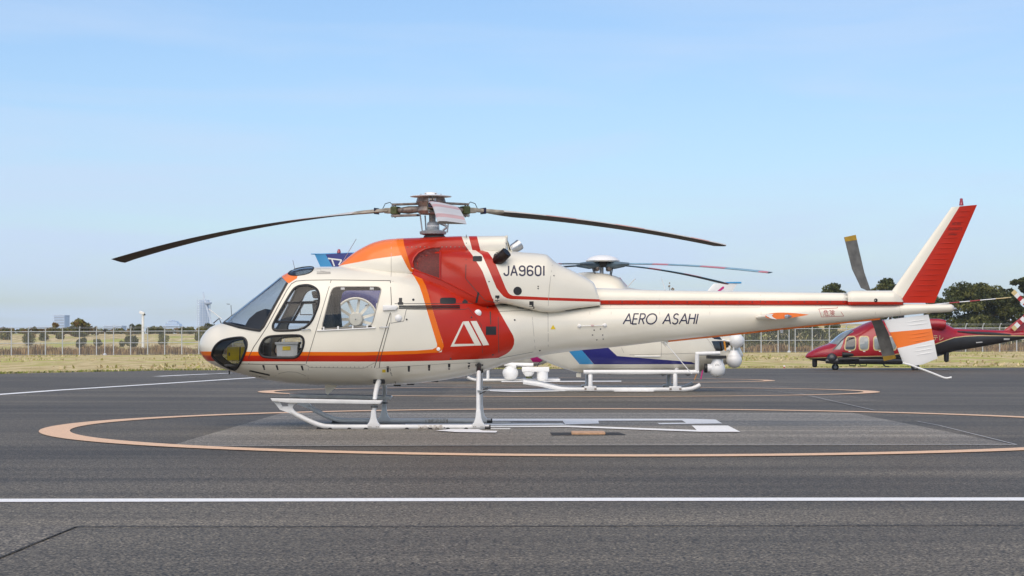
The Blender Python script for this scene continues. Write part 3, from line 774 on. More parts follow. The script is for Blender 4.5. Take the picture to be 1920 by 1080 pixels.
for i, (a, b, p0, p1) in enumerate(((303, 340, 620, 611), (307, 336, 611, 606.5), (312, 331, 606.5, 602), (317, 325, 602, 600))):
    mb = MB(); x0, x1 = fx(a, d), fx(b, d); z0, z1 = fz(p0, d) if i else 0, fz(p1, d)
    mb.prism([(x0, z0), (x1, z0), (x1 - 0.8, z1), (x0 + 0.8, z1)], d - D0 + i, d - D0 + 14 - i); mb.build('tier', M['farglass'], t_)
    mb = MB(); mb.box(((x0 + x1) / 2, d - D0 + i - 0.2, z1), (x1 - x0 - 1.4, 0.5, 0.3)); mb.build('cornice', M['farwhite'], t_)

# ================================================================== the red and white helicopter
H = thing('helicopter', 'large cream, red and orange helicopter in front, with drooping rotor blades and skids', 'helicopter', (0.0, 0.0, 0.0))
hull = Loft(28.0,
    top=[(374, 649), (375, 641), (378, 633), (382, 627), (388, 619.8), (395.6, 613.5), (403, 609.7), (411, 607), (419, 605), (446, 584), (473, 562.7), (500, 541.5), (520, 526), (528, 519.8), (535, 515), (543, 511), (553, 506.5), (570, 502.4), (589, 500.8), (622, 500.6), (700, 501.5), (750, 505), (790, 512), (827, 521), (869, 541), (909, 560), (940, 566), (1029, 566.5), (1123, 566.5), (1460, 568), (1690, 570), (1783, 570.5), (1788, 573)],
    bot=[(374, 649), (375, 656), (378, 663.5), (386.7, 675.5), (404, 685.5), (427, 694), (449, 700), (475.5, 706.7), (506.7, 713.3), (540, 717.8), (580, 721), (655, 723), (705, 722.5), (755, 720.7), (805, 716), (855, 708.7), (892, 700.7), (917, 693.7), (942, 685), (960, 679.5), (992, 672.5), (1029, 664.5), (1077, 658), (1143.7, 651.7), (1251.6, 639), (1359, 627.7), (1460, 616.4), (1622.5, 599.6), (1695, 591.3), (1739, 587.3), (1783, 584.4), (1788, 582)],
    width=[(374, 0.02), (376, 0.10), (380, 0.19), (388, 0.30), (400, 0.41), (420, 0.55), (450, 0.69), (490, 0.81), (540, 0.89), (600, 0.93), (760, 0.93), (830, 0.90), (900, 0.79), (960, 0.63), (1029, 0.45), (1123, 0.345), (1250, 0.275), (1460, 0.182), (1622, 0.115), (1700, 0.082), (1783, 0.055), (1788, 0.035)],
    mid=[(374, 0.5), (420, 0.40), (500, 0.36), (600, 0.38), (800, 0.42), (940, 0.5), (1029, 0.52), (1788, 0.52)],
    nt_=[(374, 2.0), (420, 2.1), (500, 2.5), (560, 2.9), (760, 3.0), (900, 2.6), (1029, 2.2), (1788, 2.0)],
    nb_=[(374, 2.0), (450, 2.2), (560, 2.7), (800, 2.7), (940, 2.4), (1029, 2.1), (1788, 2.0)], step=7.0, seg=96)
fair = Loft(28.0,      # narrow top fairing over the gearbox, running back to the exhaust hood
    top=[(634, 500), (640, 494), (646.7, 488), (662, 475.6), (680, 464.4), (702, 454.4), (724, 449.3), (740, 447.8), (802, 445.6), (866, 443.3), (950, 442.6)],
    bot=[(634, 506), (660, 512), (740, 525), (770, 525), (800, 490), (866, 480), (950, 476)],
    width=[(634, 0.05), (642, 0.16), (660, 0.30), (700, 0.47), (740, 0.55), (768, 0.53), (800, 0.42), (866, 0.36), (950, 0.32)],
    mid=[(634, 0.2), (950, 0.2)], nt_=[(634, 2.0), (740, 2.5), (866, 3.2), (950, 3.4)], nb_=[(634, 4.0)], step=6.0, seg=64)
cowl = Loft(28.0,      # wide engine cowling
    top=[(768, 497), (772, 484), (780, 474), (795, 467), (830, 463.5), (905, 467), (960, 472), (1012, 475.6), (1024, 477.5), (1034, 485), (1040, 490.5), (1075, 508.8), (1105, 525), (1113, 531), (1119, 548), (1124, 562)],
    bot=[(768, 540), (800, 560), (900, 580), (925, 576), (940, 571), (985, 580), (1027, 587.8), (1075, 581), (1124, 574.5)],
    width=[(768, 0.40), (775, 0.50), (790, 0.58), (820, 0.63), (880, 0.66), (960, 0.64), (1027, 0.55), (1080, 0.42), (1124, 0.30)],
    mid=[(768, 0.3), (900, 0.35), (1027, 0.35), (1124, 0.4)], nt_=[(768, 2.2), (830, 2.6), (1000, 2.8), (1124, 3.2)], nb_=[(768, 3), (940, 7), (1124, 8)], step=6.0, seg=96)
cover = Loft(28.0,     # drive shaft cover along the boom
    top=[(1108, 540), (1120, 540.2), (1237, 543.9), (1426, 546.8), (1588, 549.4)], bot=[(1108, 572), (1588, 572.5)],
    width=[(1108, 0.22), (1200, 0.19), (1426, 0.15), (1588, 0.115)], mid=[(1108, 0.35), (1588, 0.35)], nt_=[(1108, 2.3), (1588, 2.3)], nb_=[(1108, 8)], step=10, seg=48)
tgb = Loft(28.0,
    top=[(1584, 556), (1586, 551), (1590, 547), (1596, 544.8), (1672, 544.8), (1680, 547), (1687, 553), (1692, 562)], bot=[(1584, 573), (1692, 572)],
    width=[(1584, 0.10), (1596, 0.145), (1670, 0.14), (1692, 0.07)], mid=[(1584, 0.35), (1692, 0.35)], nt_=[(1584, 2.4), (1692, 2.4)], nb_=[(1584, 8)], step=6, seg=48)
SKIN = [hull.bvh, fair.bvh, cowl.bvh, cover.bvh, tgb.bvh]
PAINT = [M['white'], M['orange'], M['red'], M['coral']]

OL = [(741, 440), (745, 460), (752.5, 478.7), (764.4, 502.5), (770, 510), (777.5, 520), (786, 535), (792, 552.5), (797, 570), (819.6, 645.5)]
OR = [(754, 440), (758, 460), (763.7, 478.7), (771, 502.5), (781, 510), (790, 520), (798, 535), (803.7, 552.5), (808, 570), (831.4, 645.5)]
ored = strip(OL, OR)
redmain = strip([(754, 440), (758, 460), (763.7, 478.7), (771, 502.5), (781, 510), (798, 535), (803.7, 552.5), (807.4, 567.8), (826.2, 629), (829, 637), (831.4, 645.5), (830, 653), (828, 659.5), (829, 665), (829, 670.5)],
                [(864, 440), (872, 460), (886, 478.7), (901, 502.5), (905.3, 510), (914.5, 535), (920.5, 552.5), (926.7, 567.8), (962, 629), (964.2, 637), (963.8, 645.5), (960.5, 653), (955, 659.5), (947, 665), (935, 670.6)])
hull.paint(redmain, 2)
hull.paint([[(828, 670), (937, 670), (935, 671), (905, 673), (855, 675), (828, 676.2)], [(360, 665.5), (680, 666.5), (780, 663.4), (831, 660), (831, 676.2), (730, 678), (360, 677)]], 2)
hull.paint([[(360, 659), (680, 660), (680, 666.7), (360, 666.5)], [(680, 660), (780, 657.4), (780, 663.6), (680, 666.7)], [(780, 657.4), (811, 655), (821.7, 660.8), (780, 663.6)],
            [(811, 655), (819, 651), (828.6, 656.7), (821.7, 660.8)], [(819, 651), (819.6, 645.5), (831.4, 645.5), (832, 649.7), (828.6, 656.7)]] + ored, 1)
hull.paint([hull2d([(524, 523), (530, 510), (546, 500), (558, 516.5), (556.7, 522), (542, 531), (539, 529.5)])], 3)
coral = strip([(622, 502), (640, 497.5), (669, 492), (702, 485.5), (752.5, 478.7)], [(622, 425), (640, 425), (669, 425), (702, 425), (741, 425)])
fair.paint(coral, 3); fair.paint(redmain[:3], 2); fair.paint(ored[:4], 1)
L2 = [(877, 436), (884.4, 464.4), (904, 478), (918, 509), (931, 540), (938, 549), (944, 555.6), (950, 559), (958, 561), (1029, 563.3), (1122, 566), (1130, 566)]
R2 = [(892, 436), (902, 469), (915.5, 473), (926.7, 489), (944.4, 531), (948, 540), (953, 549), (957, 552.5), (962, 554.5), (1029, 557.8), (1122, 561), (1130, 561)]
fair.paint([[(877, 436), (892.5, 436), (902, 474), (887, 474)]], 2)
cowl.paint(redmain[:10], 2); cowl.paint([[(760, 540), (925, 560), (928, 600), (760, 600)], [(755, 430), (800, 430), (830, 500), (760, 545)]], 2)
cowl.paint(strip(L2, R2), 2)
cover.paint([[(1100, 562.6), (1700, 563.2), (1700, 580), (1100, 580)]], 2)
tgb.paint([[(1570, 565), (1700, 565.5), (1700, 580), (1570, 580)]], 2)

# --- openings
fdoor = hull2d([(467, 682), (466.7, 669), (475.5, 651), (489, 631), (502, 611), (537.8, 544.4), (546.7, 532), (555.5, 527), (573, 525.5), (621, 525), (573.3, 683.3)])
sdoor = hull2d([(621, 525), (731, 526.3), (733.5, 569), (731, 582), (703, 680), (695, 689), (574, 684)])
wscreen = hull2d([(413, 607), (430, 590), (470, 556), (526, 516), (539, 530), (488, 620.5), (449, 613.5)])
zq = lambda l: hull2d([(360 + a / 4.5, 480 + b / 4.5) for a, b in l])
pwin = zq([(680, 600), (690, 560), (740, 480), (800, 380), (840, 300), (880, 260), (930, 247), (990, 245), (1050, 275), (1072, 320), (1070, 400), (1040, 480), (1010, 550), (960, 600), (900, 625), (720, 630), (690, 622)])
lwin = zq([(565, 800), (585, 740), (620, 690), (680, 675), (890, 668), (930, 680), (945, 720), (930, 790), (890, 850), (840, 860), (620, 855), (580, 835)])
cwin = zq([(168, 830), (180, 785), (215, 738), (270, 705), (400, 685), (445, 692), (466, 730), (455, 800), (420, 860), (378, 962), (330, 955), (250, 915), (200, 880), (172, 850)])
rwin = hull2d(rounded([(623, 537.5), (716.5, 537.5), (697, 611.5), (602, 617)], 4, 0.13))
rofw = zq([(810, 145), (850, 115), (930, 95), (1030, 88), (1020, 122), (985, 150), (900, 166), (850, 166), (820, 156)])
pwin, lwin, cwin, rofw = chaikin(pwin), chaikin(lwin), chaikin(cwin), chaikin(rofw)
hull.group(fdoor, 2); hull.group(sdoor, 3)
hull.group([(U(1029, 0, 28)[0], -1), (30, -1), (30, 8), (U(1029, 0, 28)[0], 8)], 8, exact=True)
hull.group(wscreen, 1); hull.group(pwin, 4); hull.group(rwin, 5); hull.group(cwin, 6); hull.group(lwin, 7); hull.group(rofw, 9)
body = hull.emit('fuselage', 0, PAINT, H, liner=M['interior'])
boom = hull.emit('tail_boom', 8, PAINT, H)
ws = hull.emit('windscreen', 1, [M['glasss']], H)
FD_, SD_ = {}, {}
for s_ in (-1, 1):
    FD_[s_] = hull.emit('front_door', 2, PAINT, H, liner=M['interior'], side=s_)
    SD_[s_] = hull.emit('sliding_door', 3, PAINT, H, liner=M['interior'], side=s_)
    hull.emit('window', 4, [M['glass']], FD_[s_], side=s_); hull.emit('lower_window', 7, [M['glass']], FD_[s_], side=s_)
    hull.emit('window', 5, [M['glass']], SD_[s_], side=s_); hull.emit('chin_window', 6, [M['glassd']], body, side=s_)
    hull.emit('roof_window', 9, [M['glassd']], body, side=s_)
    mi_ = s_ > 0
    seal_tube(pwin, [hull.bvh], 0.018, 'window_seal', M['black'], FD_[s_], mirror=mi_)
    seal_tube(lwin, [hull.bvh], 0.018, 'window_seal', M['black'], FD_[s_], mirror=mi_)
    seal_tube(cwin, [hull.bvh], 0.018, 'window_seal', M['black'], body, mirror=mi_)
    seal_tube(rofw, [hull.bvh], 0.010, 'window_seal', M['black'], body, mirror=mi_)
    seal_tube(rwin, [hull.bvh], 0.007, 'window_seal', M['softseam'], SD_[s_], mirror=mi_)
    wse = [(421, 605.5), (449, 613.5), (470, 617.5), (487, 620), (494, 612), (514, 575), (538.5, 531)]
    seal_tube(wse, [hull.bvh], 0.020, 'windscreen_frame', M['dark'], ws, closed=False, mirror=mi_)
mb = MB(); mb.tube([P3(a, b, 28.0) for a, b in ((417, 607), (446, 584.5), (473, 563), (500, 542), (526, 521))], 0.014, 8); mb.build('centre_post', M['dark'], ws, smooth=True)
fairo = fair.emit('gearbox_fairing', 0, PAINT, H)
cowlo = cowl.emit('engine_cowling', 0, PAINT, H)
covero = cover.emit('driveshaft_cover', 0, PAINT, H)
tgbo = tgb.emit('tail_gearbox_fairing', 0, PAINT, H)

# --- seams, latches, marks on the skin
def seam(pts, w, m, parent, bv=None, name='seam', off=0.0022):
    mb = MB(); ribbon(mb, dense(pts, 14), w * 1.35, bv or SKIN, off); return mb.build(name, m, parent)
hb = [hull.bvh]; cb = [cowl.bvh]
seam([(466.7, 682), (466.7, 669), (475.5, 651), (489, 631), (502, 611), (537.8, 544.4), (546.7, 532), (555.5, 527), (573, 525.5), (621, 524.8), (732, 526.2)], 0.9, M['seam'], body, hb)
seam([(732, 526.2), (734, 569), (732, 582)], 0.9, M['seam'], body, hb)
seam([(732, 586), (706, 676), (702, 690)], 1.0, M['seam'], body, hb); seam([(731, 605), (713, 674), (711, 690)], 0.9, M['seam'], body, hb)
seam([(621, 525), (574, 682)], 0.7, M['seam'], FD_[-1], hb)
seam([(451, 682.5), (573, 684)], 0.7, M['seam'], body, hb)
seam([(574, 684), (580, 689), (683, 690.5), (703, 680)], 0.6, M['softseam'], SD_[-1], hb)
seam([(579, 686), (578, 713)], 0.5, M['softseam'], body, hb)
seam([(733, 588), (733, 606), (757, 602), (762, 580), (873, 580), (878, 577)], 0.7, M['seam'], body, hb)
seam([(740, 569.4), (905, 568.6)], 0.7, M['seam'], body, hb)
seam([(878, 577), (903, 610), (905, 672), (906, 690)], 0.6, M['seam'], body, hb)
seam([(934, 585), (935.5, 671)], 0.9, M['seam'], body, hb)
seam([(934, 584), (1000, 581.5)], 0.5, M['seam'], body, hb)
seam([(997, 583), (1003.5, 655)], 0.5, M['softseam'], body, hb)
seam([(936, 672), (1000, 660)], 0.5, M['seam'], body, hb)
seam([(1027.5, 588), (1028, 662)], 0.6, M['softseam'], boom, hb)
seam([(733.5, 449), (733.5, 505), (733, 526)], 0.6, M['softseam'], fairo)
seam([(875, 442), (874.6, 468), (873, 522), (895, 548), (909, 563)], 0.9, M['seam'], cowlo, [cowl.bvh, fair.bvh])
seam([(1036, 492), (1030, 540), (1027, 587)], 0.5, M['softseam'], cowlo, cb)
seam([(909, 563.5), (940, 570), (1027, 587), (1075, 580.3), (1123, 574)], 0.8, M['seam'], cowlo, cb)
seam([(1425.5, 547.5), (1425.5, 568)], 0.7, M['seam'], covero, [cover.bvh])
seam([(1236.7, 544.5), (1236.7, 562)], 0.4, M['softseam'], covero, [cover.bvh])
seam([(1685, 572), (1688, 588)], 0.5, M['softseam'], boom, hb); seam([(1125, 578), (1425, 577)], 0.35, M['softseam'], boom, hb)
for xx in (1105, 1145, 1236, 1330, 1426, 1540, 1640): seam([(xx, 572), (xx + 1.0, 590)], 0.35, M['softseam'], boom, hb)
seam([(584, 714.5), (572, 704), (556, 698), (540, 697), (524, 700), (512, 708)], 0.6, M['softseam'], body, hb)
seam([(731, 690), (733, 700), (741, 716), (745, 722)], 0.9, M['seam'], body, hb)
seam([(705, 690.5), (835, 682), (900, 679.5)], 0.5, M['softseam'], body, hb)
def patch(polys, m, parent, name, bv=None, off=0.003, step=0.05):
    mb = MB()
    for i, p in enumerate(polys): decal_poly(mb, p, bv or SKIN, off + 0.0003 * i, step=step)
    return mb.build(name, m, parent)
def circ(px, py, r, n=16): return [(px + r * math.cos(6.2832 * i / n), py + r * math.sin(6.2832 * i / n)) for i in range(n)]
# vents, latches, lights
patch([[(467, 693.5), (506, 702), (506, 705), (467, 696.5)]], M['black'], body, 'vent_slot', hb)
patch([hull2d([(468, 702), (475, 703), (500, 708), (507, 711), (505, 712.5), (490, 710.5), (470, 705)])], M['dark'], body, 'vent_slot', hb)
for a, b in ((493, 684.5), (518, 684.8), (565, 685.5)):
    patch([[(a - 1.5, b), (a + 2.5, b), (a + 4.5, b + 9), (a + 1.5, b + 9)]], M['dark'], body, 'latch', hb)
for a, b in ((727, 687), (766.5, 686), (804.5, 684), (842, 682), (879, 680)):
    patch([[(a - 2.2, b), (a + 2.6, b), (a + 1.8, b + 11), (a - 1.6, b + 11)]], M['dark'], body, 'latch', hb)
patch([rounded([(825, 558), (855, 558), (855, 570), (825, 570)], 3, 0.25)], M['black'], body, 'air_inlet', hb)
patch([[(911, 612), (930.5, 612), (930.5, 628), (911, 628)]], M['black'], body, 'vent', hb)
patch([[(918, 584), (920.5, 584), (921, 609), (919.5, 609)]], M['seam'], body, 'vent_slot', hb)
patch([[(891, 568), (895, 568), (899, 549), (895.5, 547)]], M['black'], body, 'drain_strip')
for a, b in ((751, 558.5), (872, 556), ):
    patch([[(a - 3, b), (a + 3, b), (a + 3, b + 8), (a + 5, b + 8), (a + 5, b + 13), (a - 5, b + 13), (a - 5, b + 8), (a - 3, b + 8)]], M['dark'], body, 'hinge', hb)
for a, b in ((932.5, 554), (996.5, 565)):
    patch([[(a - 4, b), (a + 4, b), (a + 4, b + 10), (a + 5.5, b + 10), (a + 5.5, b + 14), (a - 5.5, b + 14), (a - 5.5, b + 10), (a - 4, b + 10)]], M['dark'], cowlo, 'hinge', cb)
patch([circ(970.5, 545.5, 8)], M['black'], cowlo, 'round_port', cb)
patch([circ(775, 562, 2.4, 10)], M['black'], body, 'round_port', hb)
patch([rounded([(886.5, 480), (904, 480), (904, 490), (886.5, 490)], 3, 0.2)], M['black'], cowlo, 'vent', cb, off=0.004)
for a, b, r in ((747, 596.5, 6), (896, 587, 6)):
    s_ = side_point(a, b, hb); mb = MB(); mb.lathe((s_[0], s_[1] + 0.012, s_[2]), [(r * .0073 * 1.15, 0), (r * .0073 * 1.1, -0.02), (r * .0073, -0.024), (0.01, -0.034)], 18, 'Y'); mb.build('filler_cap', M['pure'], body, smooth=True)
s_ = side_point(822, 654.5, hb); mb = MB(); mb.lathe((s_[0], s_[1] + 0.01, s_[2]), [(0.025, 0), (0.025, -0.016), (0.012, -0.02)], 14, 'Y'); mb.build('fastener', M['pure'], body, smooth=True)
for a, b in ((762.5, 599), (884, 595), (914, 577), (924, 665), (845, 672.5), (965, 600), (1012, 657)):
    s_ = side_point(a, b, hb); mb = MB(); mb.lathe((s_[0], s_[1] + 0.004, s_[2]), [(0.013, 0), (0.013, -0.009), (0.004, -0.012)], 8, 'Y'); mb.build('fastener', M['dark'], body, smooth=True)
patch([[(1032, 617.3), (1037, 608.8), (1042, 617.3)]], M['yellowtri'], boom, 'warning_triangle', hb)
patch([[(716.5, 693), (723, 693), (723, 698.5), (716.5, 698.5)]], M['yellowtri'], body, 'sticker', hb)
patch([[(1034, 509.5), (1036.5, 515), ] + [(1037.5, 518), (1035, 519)]], M['white'], cowlo, 'rivet_patch', cb) if False else None
for a, b in ((1038.5, 517), (1009, 537), (1009, 541), (917, 528), (1114, 619), (1126, 617), (1111, 628), (1130, 628), (1119, 637), (1131, 635.5)):
    s_ = side_point(a, b, SKIN); mb = MB(); mb.lathe((s_[0], s_[1] + 0.004, s_[2]), [(0.010, 0), (0.010, -0.006), (0.003, -0.008)], 8, 'Y'); mb.build('rivet', M['dark'], boom if a > 1100 else cowlo, smooth=True)
for i in range(23):
    a = 1142 + i * 24.4
    if abs(a - 1425) < 4 or a > 1590: continue
    s_ = side_point(a, 566.2, [cover.bvh]); mb = MB(); mb.lathe((s_[0], s_[1] + 0.003, s_[2]), [(0.009, 0), (0.009, -0.006), (0.003, -0.008)], 8, 'Y'); mb.build('rivet', M['dark'], covero, smooth=True)
for i in range(14):
    a = 764 + i * 8.1; s_ = side_point(a, 463.5 - 0.05 * i, [fair.bvh, cowl.bvh]); mb = MB(); mb.lathe((s_[0], s_[1] + 0.003, s_[2]), [(0.009, 0), (0.009, -0.006), (0.003, -0.009)], 8, 'Y'); mb.build('rivet', M['hubmetal'], fairo, smooth=True)
for i in range(15):
    a = 585 + i * 8.0; s_ = side_point(a, 688.2 - 0.0 * i, hb); mb = MB(); mb.lathe((s_[0], s_[1] + 0.003, s_[2]), [(0.006, 0), (0.006, -0.005), (0.002, -0.006)], 6, 'Y'); mb.build('rivet', M['seam'], body, smooth=True)
pa, pb = side_point(1086, 611.5, hb), side_point(1134, 610, hb); mb = MB(); mb.tube([Vector(pa) + Vector((0, -0.02, 0)), Vector(pb) + Vector((0, -0.02, 0))], 0.006, 6); mb.build('handrail', M['pure'], boom)
for q in (pa, pb): mb = MB(); mb.lathe((q[0], q[1] + 0.005, q[2]), [(0.03, 0), (0.028, -0.012), (0.012, -0.03)], 12, 'Y'); mb.build('boss', M['pure'], boom, smooth=True)
pa, pb = side_point(1108, 610.7, hb), side_point(1114, 610.6, hb); mb = MB(); mb.tube([Vector(pa) + Vector((0, -0.02, 0)), Vector(pb) + Vector((0, -0.02, 0))], 0.0078, 6); mb.build('red_sleeve', M['redink'], boom)
s_ = side_point(1642, 563, [tgb.bvh]); mb = MB(); mb.lathe((s_[0], s_[1] + 0.004, s_[2]), [(0.026, 0), (0.026, -0.01), (0.016, -0.012), (0.016, -0.004)], 14, 'Y'); mb.build('sight_glass', M['black'], tgbo, smooth=True)
# sliding door track, fairing, handles, window clips
mb = MB()
for yy, m_ in ((574.0, M['black']), (577.5, M['black'])):
    mb = MB(); mb.tube([Vector(side_point(a, yy - (a - 750) * 0.006, hb)) + Vector((0, -0.006, 0)) for a in np.linspace(748, 862, 14)], 0.009, 6); mb.build('door_track', m_, body, smooth=True)
q = [side_point(a, b, hb) for a, b in ((718, 572.5), (742, 572.3), (747, 576), (742, 581.5), (718, 582.5))]
mb = MB(); mb.prism([(p[0], p[2]) for p in q], q[0][1] - 0.05, q[0][1] + 0.05); mb.build('track_fairing', M['pure'], SD_[-1], bevel=0.012, smooth=True)
mb = MB(); mb.tube([Vector(side_point(a, b, hb)) + Vector((0, -o_, 0)) for a, b, o_ in ((566, 618.5, 0.02), (581, 617.5, 0.03), (582, 619, 0.0))], 0.008, 6); mb.build('door_handle', M['metal'], FD_[-1], smooth=True)
mb = MB(); mb.tube([Vector(side_point(a, b, hb)) + Vector((0, -o_, 0)) for a, b, o_ in ((712, 614, 0.0), (713, 613.5, 0.03), (729, 613.2, 0.03))], 0.008, 6); mb.build('door_handle', M['metal'], SD_[-1], smooth=True)
for a, b in ((607, 618.2), (634, 617), (661.5, 615.8), (688.5, 614.5)):
    s_ = side_point(a, b - 2, hb); mb = MB(); mb.box((s_[0], s_[1] - 0.008, s_[2]), (0.022, 0.02, 0.05)); mb.build('window_clip', M['pure'], SD_[-1], bevel=0.004)
mb = MB(); ribbon(mb, dense([(603, 616.5), (697, 612.5)], 14), 4.0, hb, 0.004); mb.build('window_rail', M['black'], SD_[-1])
mb = MB(); mb.tube([Vector(side_point(a, b, hb)) + Vector((0, -0.012, 0)) for a, b in ((594, 620), (650, 617.4), (704, 614.4))], 0.009, 6); mb.build('ledge', M['pure'], SD_[-1], smooth=True)
for a in (642.5, 697): s_ = side_point(a, 540.5, hb); mb = MB(); mb.box((s_[0], s_[1] + 0.012, s_[2] - 0.005), (0.055, 0.02, 0.03)); mb.build('window_clip', M['plastic'], SD_[-1], bevel=0.004)
for pts in ([(537.5, 568), (592.5, 567)], [(517, 603.5), (580, 604)], [(538, 567), (517, 603)], [(568, 568), (549, 602.5)]):
    mb = MB(); pp = [Vector(side_point(a, b, hb)) + Vector((0, 0.015, 0)) for a, b in dense(pts, 10)]; mb.tube(pp, 0.020, 6); mb.build('slider_frame', M['black'], FD_[-1], smooth=True)
for r_ in ([(545, 511), (575, 505), (587, 505)], [(543, 507.5), (570, 502.5), (588, 501.5)]):
    seam(r_, 1.2, M['black'], body, hb, 'roof_window_bar', 0.006)
patch([[(594, 503.5), (620, 503.2), (620, 513.5), (594, 514)]], M['softseam'], body, 'hatch', hb, off=0.004)
# air intake on the cowl side
mb = MB(); dome = hull2d([(773, 494), (776, 483), (784, 474), (797, 467.5), (812, 464.5), (826, 464), (826, 522), (812, 517), (790, 509.5), (777, 503)])
decal_poly(mb, dome, cb + [fair.bvh], 0.004, step=0.04); inta = mb.build('air_intake', M['darkred'], cowlo)
seal_tube([(775, 501), (773, 492), (776, 483), (784, 474), (797, 467), (812, 464), (825, 463.5)], cb + [fair.bvh], 0.014, 'intake_lip', M['red'], cowlo, closed=False)
seal_tube([(825.5, 464), (825.5, 524)], cb, 0.016, 'intake_frame', M['red'], cowlo, closed=False)
seal_tube([(771, 505), (790, 511), (826, 524), (869, 545), (893, 558)], cb + hb, 0.010, 'cowl_edge', M['red'], cowlo, closed=False)
# exhausts
mb = MB(); mb.lathe((0, 0, 0), [(0.082, 0.0)], 16) if False else None
s0 = Vector(side_point(934, 487, cb)); mb = MB(); dirv = Vector((0.40, -0.62, 0.34)).normalized()
mb.tube([s0 - Vector((0, -0.10, 0)), s0 + Vector((0.0, -0.02, 0.0)), s0 + Vector((0.05, -0.08, 0.03)), s0 + Vector((0.12, -0.12, 0.10))], [0.072, 0.076, 0.076, 0.074], 20, cap=False)
mb.build('exhaust_pipe', M['exh'], cowlo, smooth=True)
mb = MB(); mb.tube([s0 + Vector((0.112, -0.115, 0.093)), s0 + Vector((0.118, -0.119, 0.098))], 0.066, 18); mb.build('exhaust_bore', M['black'], cowlo)
patch([circ(936, 482.5, 11, 20)], M['black'], cowlo, 'exhaust_opening', cb, off=0.003)
mb = MB(); c0 = P3(956, 470, 28.35); mb.tube([c0, c0 + Vector((0.10, 0.0, 0.06)), c0 + Vector((0.14, 0.02, 0.09))], [0.065, 0.075, 0.078], 18, cap=False); mb.build('exhaust_pipe', M['metal'], cowlo, smooth=True)
q = [U(a, b, 28) for a, b in ((947, 443), (953, 443), (951, 450), (962, 474), (953, 474))]
mb = MB(); mb.prism(q, -0.26, 0.26); mb.build('exhaust_hood', M['white'], fairo, bevel=0.02, smooth=True)
mb = MB(); mb.tube([P3(a, b, 27.85) for a, b in ((944, 444), (948.5, 443.5), (950, 446), (947.5, 451))], 0.012, 6); mb.build('hood_lip', M['dark'], fairo, smooth=True)
# --- fin, lower fin, stabiliser
def V0(px, py, y=0.0): return P3(px, py, 28 + y)
fin = wing('vertical_fin', [(V0(1656, 568), V0(1752, 568), 0.14), (V0(1728, 467), V0(1796, 467), 0.10), (V0(1784, 388.5), V0(1832, 384), 0.075)], (0, 1, 0), lambda k, s, u: 0 if (s < 0.32 and k < 2) else 1, [M['white'], M['red']], H, ns=24)
mb = MB(); c = V0(1802.5, 384); mb.lathe(c, [(0.03, -0.01), (0.032, 0.01), (0.027, 0.02), (0.027, 0.045), (0.022, 0.05), (0.022, 0.085), (0.008, 0.092)], 14); mb.build('beacon', M['beacon'], fin, smooth=True)
bpy.context.view_layer.update(); finb = BVHTree.FromObject(fin, bpy.context.evaluated_depsgraph_get())
for i in range(17):
    yy = 396 + i * 9.9; t_ = (568 - yy) / (568 - 386)
    x0 = 1690 + (1800 - 1690) * t_; x1 = 1752 + (1832 - 1752) * t_ - 9
    for sgn in (-1,):
        mb = MB(); mb.tube([Vector(side_point(*q_, [finb])) for q_ in ((x0 + 3, yy + 0.6), (x0 * .6 + x1 * .4, yy + .2), (x0 * .3 + x1 * .7, yy), (x1, yy - 0.3))], [0.003, 0.0075, 0.0075, 0.003], 6); mb.build('rib', M['red'], fin, smooth=True)
lfin = wing('lower_fin', [(V0(1657, 600.5), V0(1741, 589.5), 0.10), (V0(1668, 623), V0(1746.7, 616), 0.09), (V0(1682.5, 653), V0(1751, 637), 0.08), (V0(1692.5, 680), V0(1758, 672), 0.06), (V0(1712, 685.5), V0(1730, 683.5), 0.03)], (0, 1, 0),
           lambda k, s, u: 1 if k == 1 else 0, [M['pure'], M['coral']], H, ns=18)
bpy.context.view_layer.update(); lfb = BVHTree.FromObject(lfin, bpy.context.evaluated_depsgraph_get())
for (a, b, c_, d_, m_) in ((1699, 604, 1739, 599, 'pure'), (1699, 610.5, 1740, 606, 'pure'), (1703, 628, 1744, 622, 'coral'), (1705, 634.5, 1745, 628, 'coral'), (1708, 641, 1741, 636, 'coral'), (1713, 652, 1750, 646, 'pure'), (1715, 659, 1751, 653, 'pure'), (1717, 666, 1752, 660, 'pure')):
    mb = MB(); mb.tube([Vector(side_point(a + (c_ - a) * t_, b + (d_ - b) * t_, [lfb])) for t_ in (0, .35, .7, 1)], [0.003, 0.007, 0.007, 0.003], 6); mb.build('rib', M[m_], lfin, smooth=True)
mb = MB(); mb.tube([V0(1693, 680.5), V0(1708, 684.5), V0(1735, 694.5), V0(1770, 708.3), V0(1776, 709), V0(1784, 707.5)], 0.0135, 8); mb.build('tail_skid', M['pure'], H, smooth=True)
mb = MB(); mb.tube([V0(1722, 685), V0(1718, 688.5)], 0.010, 6); mb.build('skid_brace', M['dark'], lfin)
stab = wing('stabiliser', [(P3(1435, 593.0, 26.75), P3(1517, 590.0, 26.75), 0.165), (P3(1435, 593.0, 26.75) + Vector((0, 2.5, 0)), P3(1517, 590.0, 26.75) + Vector((0, 2.5, 0)), 0.165)], (0, 0, 1), lambda k, s, u: 1 if k in (-1,) else 0, [M['white'], M['coral']], H, ns=16)
mb = MB(); q = [P3(a, b, 26.74) for a, b in ((1436, 592), (1439, 588.8), (1450, 588.6), (1447, 592), (1450, 595.5), (1457, 599), (1445, 597)) ]
mb.add([(p.x, p.y - 0.002, p.z) for p in q], [tuple(range(len(q)))]); mb.build('tip_paint', M['pure'], stab)
